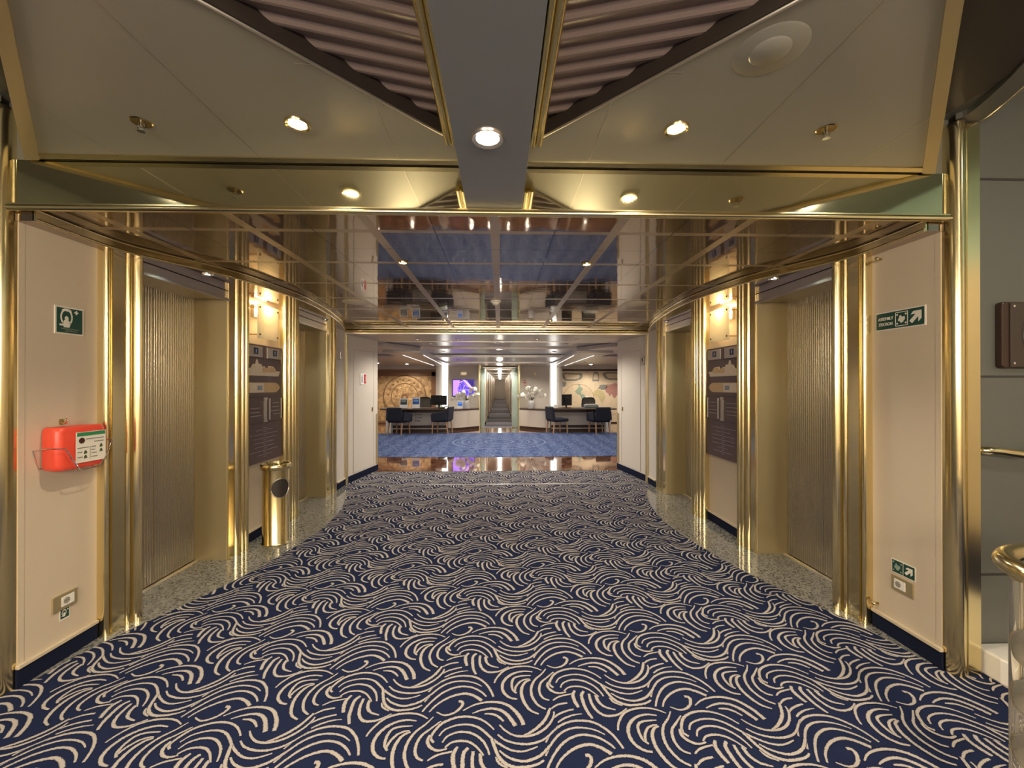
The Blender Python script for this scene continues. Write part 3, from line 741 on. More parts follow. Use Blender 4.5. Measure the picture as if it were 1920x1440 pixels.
for x,z in ((-.002,-.030),(-.002,-.055),(.085,-.004),(.085,-.030)): b.slab([(x-.009,z-.01),(x+.009,z-.008),(x+.006,z+.003),(x+.001,z+.011),(x-.007,z+.004)],-.1285,-.1275)
b.build('label_pictures',mat('label olive ink',(.06,.09,.04),.6),lab)
t=thing('wire_bracket','thin chrome wire bracket holding the orange emergency case','bracket',(XL,2.312,1.165),PI/2)
b=MB(); b.tube(catmull([(-.147,-.006,.0),(-.149,-.06,.006),(-.145,-.125,.008),(-.12,-.140,.0),(-.075,-.136,-.07),(-.045,-.136,-.112),(-.02,-.132,-.121),(.05,-.132,-.121),(.07,-.136,-.112),(.11,-.139,-.05),(.135,-.138,.018),(.147,-.12,.022),(.149,-.06,.01),(.147,-.006,.0)],4),.0028,8)
b.build('front_wire',CHROME,t,smooth=True)
b=MB(); b.tube([(-.147,-.004,.0),(-.12,-.003,-.10),(.12,-.003,-.10),(.147,-.004,.0)],.0028,8); b.tube([(-.06,-.004,-.10),(-.05,-.13,-.121)],.0028,8); b.tube([(.06,-.004,-.10),(.05,-.13,-.121)],.0028,8)
b.build('back_wire',CHROME,t,smooth=True)
t=thing('wall_hook','small brass hook on the left wall just above the orange case','hook',(XL,2.305,1.300),PI/2)
MB().plate(.022,.03,-.004,z=.0,t=.004,rad=.008).build('hook_plate',BRASSD,t)
b=MB(); b.tube(catmull([(0,-.003,-.005),(0,-.02,-.008),(0,-.03,.006),(0,-.024,.018)],4),.005,10); b.build('hook_arm',BRASS,t,smooth=True)

# ------------------------------------------------------------------ safety signs
def mask(b,x,z,k,y):
    b.ring(x,z+.004*k,.025*k,.032*k,y,t=.0008,a0=-.30*PI,a1=1.30*PI,sq=1.45)
    b.disc(x,z+.034*k,.027*k,y-.0001,.0008,a0=0,a1=PI,n=12,r2=.018*k)
    b.slab([(x-.022*k,z-.030*k),(x-.012*k,z-.014*k),(x+.012*k,z-.014*k),(x+.022*k,z-.030*k),(x+.014*k,z-.052*k),(x-.014*k,z-.052*k)],y,y+.0008)
    b.disc(x,z-.004*k,.010*k,y-.0002,.0008,n=14,r2=.014*k)
    b.plate(.016*k,.010*k,y,x=x-.028*k,z=z-.040*k,t=.0008)
    b.plate(.007*k,.022*k,y,x=x+.052*k,z=z+.036*k,t=.0008); b.plate(.022*k,.007*k,y-.0001,x=x+.052*k,z=z+.036*k,t=.0008)
t=thing('mask_sign','square green sign showing a breathing mask on the left beige wall','sign',(XL,2.345,1.855),PI/2)
MB().plate(.152,.152,-.004,t=.004).build('sign_plate',SIGNW,t)
MB().plate(.136,.136,-.0052,t=.0014).build('green_field',GREEN,t)
b=MB(); mask(b,-.018,.014,1.0,-.0062); b.build('mask_symbol',SIGNW,t)
R=random.Random(11); b=MB()
for z in (-.046,-.057):
    x=-.045 if z>-.05 else -.025
    while x<(.05 if z>-.05 else .035): w=R.uniform(.004,.008); b.plate(w,.006,-.0058,x=x+w/2,z=z,t=.0006); x+=w+.002
b.build('small_lettering',mat('faded sign ink',(.16,.17,.13),.6),t)
t=thing('mask_sign','tiny dark green breathing mask sign below the left wall socket','sign',(XL,2.325,.247),PI/2)
MB().plate(.052,.06,-.002,t=.002).build('sign_plate',SIGNW,t)
MB().plate(.044,.050,-.0028,z=.003,t=.001).build('green_field',GREEN,t)
b=MB(); mask(b,-.004,.006,.36,-.0036); b.build('mask_symbol',SIGNW,t)
XR=2.36
def assembly(b,x,z,k,y):
    for sx in (-1,1):
        for sz in (-1,1): b.plate(.010*k,.010*k,y,x=x+sx*.027*k,z=z+sz*.027*k,t=.0008)
    b.disc(x,z,.010*k,y,.0008,n=10)
    for a in range(4):
        q=a*PI/2+.4; cx=x+math.cos(q)*.016*k; cz=z+math.sin(q)*.016*k
        b.disc(cx,cz,.007*k,y-.0001*a,.0008,n=10)
    b.slab([(x-.022*k,z-.004*k),(x,z-.026*k),(x+.022*k,z-.004*k),(x+.013*k,z+.012*k),(x-.013*k,z+.012*k)],y+.0002,y+.001)
def arrow(b,x,z,k,y):
    b.slab([(x-.028*k,z-.016*k),(x+.0*k,z+.012*k),(x-.022*k,z+.012*k),(x-.010*k,z+.026*k),(x+.026*k,z+.026*k),(x+.026*k,z-.010*k),(x+.012*k,z-.024*k),(x+.012*k,z-.0*k),(x-.016*k,z-.028*k)],y,y+.001)
t=thing('assembly_station_sign','long green ASSEMBLY STATION sign with arrow on the right beige wall','sign',(XR,2.33,1.885),-PI/2)
MB().plate(.300,.112,-.004,t=.004).build('sign_plate',SIGNW,t)
MB().plate(.286,.098,-.0052,t=.0014).build('green_field',GREEN,t)
b=MB(); 
for a in ((-.022,.054,.078,.004),):
    pass
b.box(-.0215,.0535,-.006,-.0052,.0375,.0415); b.box(-.0215,.0535,-.006,-.0052,-.0415,-.0375); b.box(-.0215,-.0175,-.006,-.0052,-.0415,.0415); b.box(.0495,.0535,-.006,-.0052,-.0415,.0415)
assembly(b,.016,0,.95,-.0064); b.build('assembly_symbol',SIGNW,t)
b=MB(); arrow(b,.097,0,1.25,-.006); b.build('arrow_symbol',SIGNW,t)
text('ASSEMBLY',.0245,SIGNW,t,-.082,-.0056,.006,align='CENTER',sx=.86,bold=.0006); text('STATION',.0245,SIGNW,t,-.082,-.0056,-.027,align='CENTER',sx=.86,bold=.0006)
t=thing('assembly_arrow_sign','small low green assembly and arrow sign above the right wall socket','sign',(XR,2.31,.434),-PI/2)
MB().plate(.142,.080,-.003,t=.003).build('sign_plate',SIGNW,t)
b=MB(); b.plate(.063,.070,-.0042,x=-.034,t=.0014); b.plate(.063,.070,-.0042,x=.034,t=.0014); b.build('green_field',GREEN,t)
b=MB(); assembly(b,-.034,0,.85,-.0052); b.build('assembly_symbol',mat('dim sign symbol',(.25,.32,.25),.6),t)
b=MB(); arrow(b,.034,0,.85,-.0052); b.build('arrow_symbol',SIGNW,t)
# sockets
for m,lb in ((-1,'brass framed white power socket low on the left wall'),(1,'brass framed white power socket low on the right wall')):
    t=thing('wall_socket',lb,'socket',(m*2.36,2.322 if m<0 else 2.312,.32 if m<0 else .338),-m*PI/2)
    MB().plate(.128,.085,-.010,t=.010,rad=.004).build('frame',BRASSM,t,bevel=.002)
    p=MB().plate(.066,.052,-.0125,x=.012*(1 if m<0 else -1),t=.003).build('insert',WHITEG,t,bevel=.001)
    MB().disc(.012*(1 if m<0 else -1)-.008,.0,.017,-.0132,.001).build('socket_face',mat('socket recess',(.30,.27,.22),.5) if m<0 else MATS['socket recess'],p)
    b=MB(); cx=.012*(1 if m<0 else -1)-.008; b.disc(cx-.006,0,.0022,-.0138,.001,n=8); b.build('pin_hole',BLACK,p); MB().disc(cx+.006,0,.0022,-.0138,.001,n=8).build('pin_hole',BLACK,p)
# small studs on the right wall
for z,y,lb in ((2.27,2.445,'small brass ball stud high on the right beige wall'),(.155,2.47,'small brass door stop low on the right wall above the skirting')):
    t=thing('wall_stud' if z>1 else 'door_stop',lb,'stud',(XR,y,z),-PI/2)
    b=MB(); b.tube([(0,0,0),(0,-.022,0)],.007,10); b.build('shank',BRASSD,t,smooth=True)
    b=MB(); b.ell((0,-.028,0),(.012,.012,.012),14,10); b.build('knob',BRASS,t,smooth=True)

# ------------------------------------------------------------------ stair side, right
t=thing('wall_plaque','dark wood plaque with oval plate and corner screws on the grey green wall','plaque',(2.87,2.117,1.765),0)
MB().plate(.40,.35,-.03,t=.03,rad=.02).build('wood_board',mat('dark mahogany',(.034,.016,.009),.35,noise=.35,nscale=5,stretch=(8,8,1)),t,bevel=.006)
MB().plate(.32,.34,-.036,x=.0,t=.006,rad=.005).build('front_plate',mat('dark brown plate',(.040,.028,.022),.35),t,bevel=.002)
MB().disc(.0,.0,.095,-.040,.004,n=40,r2=.125).build('oval_plate',GREYW,t)
b=MB()
for sx in (-1,1):
    for sz in (-1,1): MB().disc(sx*.143,sz*.150,.006,-.040,.004,n=12).build('screw',CHROME,t)
t=thing('handrail','wavy brass handrail on the grey green wall at the right edge','handrail',(2.54,2.115,1.16),0)
b=MB(); b.tube(catmull([(0,0,.0),(0.005,-.05,.0),(.06,-.065,-.002),(.13,-.07,-.012),(.18,-.075,-.018),(.24,-.08,-.012),(.32,-.09,-.006),(.9,-.1,-.02)],5),.021,14)
b.build('rail',BRASS,t,smooth=True)
MB().lathe([(0,0),(.030,0),(.030,.008),(0,.008)],(0,0,0),20).build('wall_flange',BRASSD,t,smooth=True).rotation_euler=(PI/2,0,0)
b=MB(); b.add([(2.535,2.115,.0),(2.535,1.99,.0),(2.66,1.73,.0),(3.2,1.3,.0),(3.2,2.115,0),(2.535,2.115,.13),(2.535,1.99,.13),(2.66,1.73,.115),(3.2,1.3,.10),(3.2,2.115,.13)],[(0,4,3,2,1),(5,6,7,8,9),(0,1,6,5),(1,2,7,6),(2,3,8,7),(3,4,9,8),(4,0,5,9)])
struct(b.build('trim_16',WHITEG,bevel=.01))
# brass rail end with clear fluted panels
t=thing('balustrade_newel','brass rail end over a clear acrylic post with amber edged leaves, far right edge','balustrade',(1.80,1.29,.002),0)
b=MB()
cx,cy=.10,0
P=[]
for k in range(15):
    a=PI*.95+ (k/14)*PI*1.05; P.append((cx+.155*math.cos(a),.02+.13*math.sin(a),.905-.03*math.sin(a*1.0)))
P=catmull([(.62,.15,.93),(.35,.13,.94),(.10,.12,.945),(-.03,.08,.94),(-.065,.0,.925),(-.03,-.07,.905),(.06,-.11,.895),(.2,-.125,.89),(.6,-.14,.88)],6)
P=[(x,y,z-.04) for x,y,z in P]; b.tube(P,.030,16); b.build('rail',BRASS,t,smooth=True)
MB().lathe([(0,0),(.020,0),(.020,.86),(0,.86)],(-.075,.01,0),20).build('post',ACRYL,t,smooth=True)
MB().lathe([(0,0),(.05,0),(.05,.01),(.02,.03),(0,.03)],(-.075,.01,0),24).build('base',BRASS,t,smooth=True)
for i,z in enumerate((.62,.46,.29,.12)):
    b=MB(); vs=[];fs=[]; n=18
    for k in range(n+1):
        a=k/n; x=-.125+ .12*a*a; zz=z+.065-.17*a; 
        vs+= [(x+.01,-.01+.02*math.sin(PI*a),zz+.02*math.cos(PI*a*.5)),(x+.10,-.06,zz+.08)]
    for k in range(n): fs.append((2*k,2*k+1,2*k+3,2*k+2))
    b.add(vs,fs); lf=b.build('leaf',ACRYL,t,normals=False,smooth=True); md=lf.modifiers.new('t','SOLIDIFY'); md.thickness=.003
    MB().tube([vs[2*k] for k in range(n+1)],.0028,8).build('leaf_edge',BRASS,lf,smooth=True)

# ------------------------------------------------------------------ ceiling fittings
def spot(parent,power,col,angle=110,z=-.03,r=.03,blend=.6,tilt=None):
    l=bpy.data.lights.new('lamp','SPOT'); l.energy=power; l.color=col; l.spot_size=math.radians(angle); l.spot_blend=blend; l.shadow_soft_size=r
    o=bpy.data.objects.new('lamp',l); COL.objects.link(o); o.parent=parent; o.location=(0,0,z)
    return o
WARM=(1,.85,.64); NEUT=(1,.88,.72); COOL=(.90,1,.95)
def downlight(x,y,z,r,label,lens,power,col,group=None,ring=BRASS,angle=120,name='downlight'):
    t=thing(name,label,'ceiling lamp',(x,y,z),0,group)
    MB().lathe([(r*.66,-.002),(r*.70,-.007),(r*.92,-.012),(r,-.004),(r,0),(r*.66,0)],n=32).build('trim_ring',ring,t,smooth=True)
    MB().lathe([(0,-.005),(r*.45,-.005),(r*.68,-.003),(r*.68,0),(0,0)],n=28).build('lens',lens,t,smooth=True)
    if power: spot(t,power,col,angle)
    return t
downlight(-.83,1.765,ZU,.052,'warm downlight on the left grey ceiling panel',LAMPW,POW['up'],WARM)
downlight(.79,1.75,ZU,.052,'warm downlight on the right grey ceiling panel',LAMPW,POW['up'],WARM)
t=downlight(-.015,1.47,ZC+.018,.060,'white halogen spot with wide silver collar on the blue grey ceiling beam',LAMPC,POW['beam'],NEUT,ring=PLATE)
for x,y,lb in ((-.66,2.93,'left lamp of the near pair in the brown mirror ceiling'),(.65,2.93,'right lamp of the near pair in the brown mirror ceiling'),
               (-.71,5.50,'left lamp of the far pair in the brown mirror ceiling'),(.70,5.50,'right lamp of the far pair in the brown mirror ceiling')):
    downlight(x,y,ZC,.036,lb,LAMPC,POW['mir'],NEUT,group=None,angle=130)
for m in (-1,1):
    for y,x,w in ((3.05,2.10,'near'),(5.18,2.145,'far')):
        downlight(m*x,y,ZS,.036,f'small cool white lamp in the soffit over the {w} {SIDE[m]} lift',LAMPG,POW['sof'],COOL,ring=CHROME,angle=100)
def sprinkler(x,y,z,label,group=None,k=1.0):
    t=thing('sprinkler_head',label,'sprinkler',(x,y,z),0,group)
    MB().lathe([(0,-.003*k),(.036*k,-.004*k),(.042*k,.002),(0,.002)],n=24).build('escutcheon',BRASSD if y<3 else PLATE,t,smooth=True)
    b=MB(); b.tube([(0,0,-.003*k),(0,0,-.022*k)],.007*k,10); b.tube([(-.012*k,0,-.010*k),(-.014*k,0,-.026*k),(0,0,-.036*k),(.014*k,0,-.026*k),(.012*k,0,-.010*k)],.0025*k,6)
    b.lathe([(0,-.040*k),(.015*k,-.040*k),(.015*k,-.037*k),(0,-.037*k)],n=14); b.build('nozzle',CHROME,t,smooth=True)
    return t
sprinkler(-1.485,1.775,ZU,'dark sprinkler head on the left grey ceiling panel')
sprinkler(1.445,1.74,ZU,'sprinkler head on the right grey ceiling panel')
t=thing('smoke_detector','white round smoke detector in the middle of the brown mirror ceiling','smoke detector',(-.015,4.26,ZC),0)
MB().lathe([(0,-.012),(.055,-.012),(.058,0),(0,0)],n=28).build('base',WHITEG,t,smooth=True)
MB().lathe([(0,-.045),(.022,-.043),(.036,-.032),(.040,-.013),(0,-.012)],n=28).build('sensor',SIGNW,t,smooth=True)
for m in (-1,1):
    t=thing('ceiling_speaker',f'shallow round speaker grille at the {SIDE[m]} of the brown mirror ceiling','speaker',(m*1.48,4.35,ZC),0)
    MB().lathe([(0,-.008),(.12,-.008),(.135,-.004),(.14,0),(0,0)],n=36).build('grille',CREAMTR,t,smooth=True)
t=thing('ceiling_hatch','large round speaker cover on the right grey ceiling panel','speaker',(.925,1.335,ZU),0)
MB().lathe([(0,-.003),(.105,-.003),(.112,0),(0,0)],n=48).build('cover',CEIL,t,smooth=True)
MB().lathe([(.0,-.008),(.055,-.008),(.062,-.003),(0,-.003)],n=40).build('centre_cap',CEIL,t,smooth=True)
# ------------------------------------------------------------------ reception hall
HC=mat('pale hall ceiling',(.56,.52,.49),.28,.35,noise=.03)
struct(MB().box(-6.5,6.5,6.30,7.42,2.285,2.33).build('ceiling',HC))
struct(MB().box(-2.6,2.6,7.42,7.46,2.275,2.40).build('trim_17',LTMETAL))
b=MB()
for y0,y1,z in ((7.46,9.0,2.33),(9.06,10.95,2.32)): b.box(-6.5,6.5,y0,y1,z,z+.05)
struct(b.build('ceiling',HC))
struct(MB().box(-6.5,6.5,8.98,9.06,2.29,2.34).build('trim_18',HC))
struct(MB().box(-1.9,1.9,10.95,13.1,2.24,2.30).build('ceiling',HC))
for m in (-1,1): struct(MB().box(min(m*2.5,m*6.5),max(m*2.5,m*6.5),10.95,16.2,2.27,2.32).build('ceiling',HC))
struct(MB().box(-1.9,1.9,13.1,16.2,2.195,2.32).build('ceiling',HC))
for m in (-1,1):
    b=MB(); b.box(min(m*1.7,m*2.5),max(m*1.7,m*2.5),8.9,16.2,2.20,2.32,0); b.prism([(m*1.7,8.9),(m*2.5,8.9),(m*2.5,7.7),(m*2.3,7.7)],2.24,2.32,0)
    struct(b.build('trim_19',HC))
    for x,sk in ((1.86,.045),(2.28,.022)):
        for y0,y1 in ((9.6,12.3),(12.45,14.7)):
            t=thing('light_slot',f'slim linear ceiling light, {"inner" if x<2 else "outer"} strip of the {SIDE[m]} hall beam, {"front" if y0<10 else "rear"} length','ceiling lamp',(m*(x+((y0+y1)/2-12)*sk),(y0+y1)/2,2.20),-m*sk,'linear ceiling strips')
            MB().box(-.011,.011,-(y1-y0)/2,(y1-y0)/2,-.008,0).build('diffuser',SLOTL,t)
            MB().box(-.018,.018,-(y1-y0)/2-.01,(y1-y0)/2+.01,-.004,0).build('channel',LTMETAL,t)
# back walls
for m in (-1,1):
    s=SIDE[m]
    def wb(x0,x1,y0,y1,z0,z1,mt=CREAM): return struct(MB().box(min(m*x0,m*x1),max(m*x0,m*x1),y0,y1,z0,z1).build('wall_'+s,mt))
    wb(.60,1.84,15.0,15.1,0,2.30)          # wall with the screen / emblem
    wb(1.84,2.32,15.25,15.35,0,2.30)       # behind light column
    wb(2.32,6.5,16.1,16.2,0,2.30)
    wb(2.32,2.36,15.3,16.1,0,2.30)
    wb(6.4,6.5,7.3,16.2,0,2.30)
    wb(2.45,6.5,7.28,7.36,0,2.30)
# light columns
for m in (-1,1):
    t=thing('light_column',f'tall glowing white light column behind the {SIDE[m]} reception desk','wall lamp',(m*2.0,15.15,.004),0,'hall light columns')
    MB().box(-.10,.10,-.03,.03,.72,2.17).build('diffuser',COLUMNL,t,bevel=.01)
    b=MB(); b.box(-.13,-.105,-.03,.04,0,2.19); b.box(.105,.13,-.03,.04,0,2.19); b.box(-.13,.13,-.03,.04,0,.72)
    b.build('frame',LTMETAL,t,bevel=.003)
# mural left
t=thing('relief_mural','large tan sculpted wall mural with concentric instrument rings behind the left desk','mural',(-4.5,16.10,1.05),0)
MB().box(-2.05,2.05,-.03,0,-.95,1.0).build('ground',RELF,t)
b=MB(); b.box(-2.15,-2.03,-.06,0,-1.04,1.06); b.box(2.03,2.15,-.06,0,-1.04,1.06); b.box(-2.15,2.15,-.06,0,.96,1.06); b.box(-2.15,2.15,-.06,0,-1.04,-.95); b.box(-2.03,2.03,-.045,-.03,.80,.96); b.box(1.85,2.03,-.045,-.03,-.95,.96)
b.build('frame',RELM,t,bevel=.008)
CX=.82
for r0,r1,mt_,nm,y in ((.80,.84,RELD,'outer_ring',-.045),(.70,.78,MATS['tan sculpted mural'],'raised_band',-.05),(.50,.53,RELD,'middle_ring',-.045),(.07,.11,RELM,'hub',-.06)):
    b=MB(); b.ring(CX,0,r0,r1,y,t=.03,n=64); b.build(nm,mt_,t,smooth=True)
b=MB(); R=random.Random(8)
for k in range(12):
    a=k*PI/6+.2; 
    for q in range(5):
        r=.14+.07*q; aa=a+.25*math.sin(q*.7); b.disc(CX+r*math.cos(aa),r*math.sin(aa),.018,-.038,.012,n=8)
for k in range(9):
    a=.3+k*.34; b.disc(CX+.64*math.cos(a),.64*math.sin(a),.05,-.038,.012,n=10,r2=.035)
b.build('ornaments',RELD,t)
b=MB()
for k in range(26):
    x=R.choice((-1,1))*R.uniform(.95,1.2)+CX; z=R.uniform(-.6,.75); b.ring(x,z,.05,.075,-.038,t=.01,n=14,a0=R.uniform(0,3),a1=R.uniform(4,6))
b.build('scrolls',RELD,t)
# world map right
t=thing('wall_map','large antique style world map in two hemispheres behind the right desk','wall map',(4.35,16.10,1.05),0)
MB().box(-1.92,2.0,-.02,0,-1.0,1.02).build('map_sheet',MAPC,t)
b=MB(); b.box(-2.0,-1.92,-.05,0,-1.06,1.08); b.box(-2.0,2.1,-.05,0,1.0,1.08); b.box(2.0,2.1,-.05,0,-1.06,1.08); b.box(-2.0,2.1,-.05,0,-1.06,-1.0)
b.build('frame',WOODD,t,bevel=.006)
def mp(u,v): return (-2.05+ (u-60)/1170*2.30, 1.08-(v-80)/1170*2.30)
def blob(name,pts,mt_,y=-.0235):
    MB().slab([mp(u,v) for u,v in pts],y,-.02).build(name,mt_,t)
blob('land_america',[(455,380),(500,375),(500,430),(560,465),(545,500),(520,530),(520,575),(590,590),(590,625),(665,660),(660,700),(620,740),(600,780),(545,825),(515,815),(525,760),(545,700),(520,650),(515,610),(440,570),(395,530),(440,480),(480,440)],MAPG)
blob('land_africa',[(770,570),(800,510),(860,490),(930,500),(975,540),(1020,640),(1000,680),(960,750),(930,750),(900,690),(870,640),(790,615)],MAPY)
blob('land_europe',[(860,470),(890,430),(900,400),(960,390),(1030,395),(1050,440),(1010,490),(940,495),(900,480)],MAPB)
blob('land_asia',[(1040,400),(1100,400),(1190,360),(1300,380),(1380,460),(1340,560),(1230,620),(1210,665),(1165,640),(1140,580),(1095,625),(1070,570),(1020,540),(1010,490)],MAPR)
def blob2(name,u,v,w,h,inner):
    b=MB(); x,z=mp(u,v); n=26; R=random.Random(int(u)); P=[]
    for k in range(n):
        a=2*PI*k/n; q=1+.10*math.sin(3*a+u)+R.uniform(-.07,.07); cx=abs(math.cos(a))**.5*math.copysign(1,math.cos(a)); cz=abs(math.sin(a))**.5*math.copysign(1,math.sin(a))
        P.append((x+w*cx*q,z+h*cz*q))
    b.slab(P,-.0225,-.02); o=b.build(name,MAPB,t)
    if inner: MB().slab([(x+(px-x)*.74,z+(pz-z)*.58) for px,pz in P],-.0245,-.0225).build('scroll_field',MAPC,o)
blob2('scroll_border',340,232,.40,.16,True); blob2('scroll_border',1200,215,.45,.16,True); blob2('figure_ornament',820,240,.13,.19,True); blob2('corner_ornament',170,380,.10,.10,False)
b=MB()
xa,za=mp(470,700); b.ring(xa,za,.62,.635,-.0228,t=.002,n=72); xa,za=mp(1075,700); b.ring(xa,za,.60,.615,-.0228,t=.002,n=72)
xa,za=mp(760,150); b.ring(xa,za,.2,.21,-.0228,t=.002,n=40)
b.build('hemisphere_lines',MAPL,t)
b=MB(); R=random.Random(4)
for k in range(70):
    x,z=mp(R.uniform(110,900),R.uniform(340,880)); b.disc(x,z,R.uniform(.006,.02),-.0222,.002,n=6,r2=R.uniform(.004,.009))
b.build('map_marks',MAPL,t)
# television
def tvmat():
    m=mat('television picture',(.02,.02,.03),.2); nt=m.node_tree; N=nt.nodes; L=nt.links; b=N['Principled BSDF']
    tc=N.new('ShaderNodeTexCoord'); n=N.new('ShaderNodeTexNoise'); n.inputs['Scale'].default_value=3.2; n.inputs['Detail'].default_value=3; n.inputs['Distortion'].default_value=1.5; L.new(tc.outputs['Object'],n.inputs['Vector'])
    r=N.new('ShaderNodeValToRGB'); L.new(n.outputs[0],r.inputs[0]); e=r.color_ramp.elements
    e[0].position=.42; e[0].color=(.03,.01,.55,1); e[1].position=.58; e[1].color=(.38,.22,.95,1)
    x=e.new(.50); x.color=(.10,.05,.75,1)
    L.new(r.outputs[0],b.inputs['Emission Color']); b.inputs['Emission Strength'].default_value=.6; return m
TVM=tvmat(); TVP=emis('television pink',(.85,.45,.80),.8); TVV=emis('television violet',(.45,.22,.95),.9); TVD=emis('television dark',(.05,.02,.25),.4)
t=thing('television','wall television showing a purple and blue picture beside the left light column','television',(-1.30,15.0,1.40),0)
MB().plate(.82,.62,-.05,t=.05,rad=.01).build('housing',BLACK,t,bevel=.004)
p=MB().plate(.78,.58,-.052,t=.003).build('screen',TVM,t)
b=MB(); b.slab([(-.12,.27),(-.02,.28),(.06,.20),(.14,.08),(.30,-.06),(.36,-.10),(.36,-.04),(.22,.12),(.12,.24),(.04,.29),(-.02,.29)],-.054,-.052)
for x0,z0,x1,z1 in ((-.02,.20,-.14,.10),(.02,.16,-.10,.02),(.06,.12,-.02,-.04),(-.02,.24,-.18,.18)): b.slab([(x0-.02,z0-.02),(x0+.02,z0+.02),(x1+.01,z1+.02),(x1-.015,z1-.01)],-.0545,-.052)
b.build('picture_hand',TVP,p)
MB().slab([(-.38,.28),(-.14,.28),(-.16,.10),(-.22,-.05),(-.16,-.28),(-.38,-.28)],-.0532,-.052).build('picture_violet',TVV,p)
MB().slab([(.16,.28),(.38,.28),(.38,.0),(.30,.02)],-.0532,-.052).build('picture_corner',TVD,p)
t=thing('wall_plate','small bronze plaque above the television','plaque',(-1.30,15.0,1.92),0)
MB().plate(.24,.14,-.012,t=.012).build('plate',BRASSM,t,bevel=.003); MB().plate(.17,.08,-.014,t=.003).build('inner_field',PLATE,t)
t=thing('star_emblem','small gilded compass star emblem high on the right cream wall','emblem',(1.30,15.0,1.90),0)
b=MB()
for k in range(8):
    a=k*PI/4; r=.11 if k%2==0 else .055; b.slab([(0,0),(.02*math.cos(a+1.57),.02*math.sin(a+1.57)),(r*math.cos(a),r*math.sin(a)),(.02*math.cos(a-1.57),.02*math.sin(a-1.57))],-.012-.0005*k,0)
b.build('star',mat('pale gilt',(.55,.45,.26),.4,.6),t)
MB().ell((0,-.015,-.15),(.025,.015,.03),12,8).build('pendant',LTMETAL,t,smooth=True)
t=thing('fire_alarm_sign','small pink red alarm sign on the cream wall left of the right orchid','sign',(.93,15.0,1.58),0)
MB().plate(.10,.11,-.008,z=.04,t=.008,rad=.02).build('round_sign',RED,t); MB().disc(0,.05,.03,-.010,.003).build('sign_centre',SIGNW,t)
MB().plate(.085,.10,-.02,z=-.09,t=.02).build('call_point',SIGNW,t,bevel=.003); MB().plate(.04,.05,-.023,z=-.08,x=.01,t=.004).build('call_button',RED,t)

# desks
DESKF=mat('white grey desk panel',(.52,.48,.43),.4,noise=.03,nscale=20)
def desk(m):
    s=SIDE[m]; t=thing('reception_desk',f'{s} reception desk with dark wood top, white front and curved counter'+(' lettered Future Cruise Sales' if m<0 else ' facing the world map'),'desk',(m*2.2,13.4,.004),0)
    def X(a,b_): return (min(m*a,m*b_),max(m*a,m*b_))
    def bx(nm,mt_,a,c,y0,y1,z0,z1,bev=.004):
        x0,x1=X(a-2.2,c-2.2); return MB().box(x0,x1,y0,y1,z0,z1).build(nm,mt_,t,bevel=bev)
    bx('desk_top',WOODD,1.66,3.70,-.55,.30,.715,.765,.008)
    bx('top_edge_band',mat('walnut lip',(.13,.075,.05),.35) if m<0 else MATS['walnut lip'],1.68,3.68,-.565,-.545,.725,.745)
    bx('under_rail',WOODD,1.68,3.40,-.40,-.36,.63,.715)
    bx('front_panel',DESKF,1.68,3.42,-.14,-.10,.20,.70)
    bx('foot_rail',LTMETAL,1.68,3.42,-.22,-.18,.085,.125)
    bx('plinth',WOODD,1.68,3.42,-.16,-.05,.0,.20)
    bx('end_panel',WHITE,3.40,3.56,-.40,.28,.0,.715)
    P=[]; n=16
    for k in range(n+1):
        q=k/n; P.append((m*(.70+.98*q-2.2), .83-.68*math.sin(q*PI/2)**1.0))
    back=[(m*(1.68-2.2),.60),(m*(1.2-2.2),1.15),(m*(.70-2.2),1.22)]
    MB().prism(P+back,.085,.655).build('curved_counter',mat('cream fluted counter',(.60,.53,.45),.4,noise=.05,nscale=14,stretch=(6,6,.2)) if m<0 else MATS['cream fluted counter'],t,smooth=True)
    P2=[(x+(m*.0),y-.02) for x,y in P]
    MB().prism(P2+back,.655,.69).build('counter_top',WOODD,t,smooth=True)
    MB().prism([(x,y+.03) for x,y in P]+back,.0,.085).build('counter_plinth',WOODD,t,smooth=True)
    if m<0:
        for i,w in enumerate(('Future','Cruise','Sales')): text(w,.085,BLACK,t,-.50,-.142,.535-.105*i,sx=1.0,bold=.001)
    return t
desk(-1); desk(1)

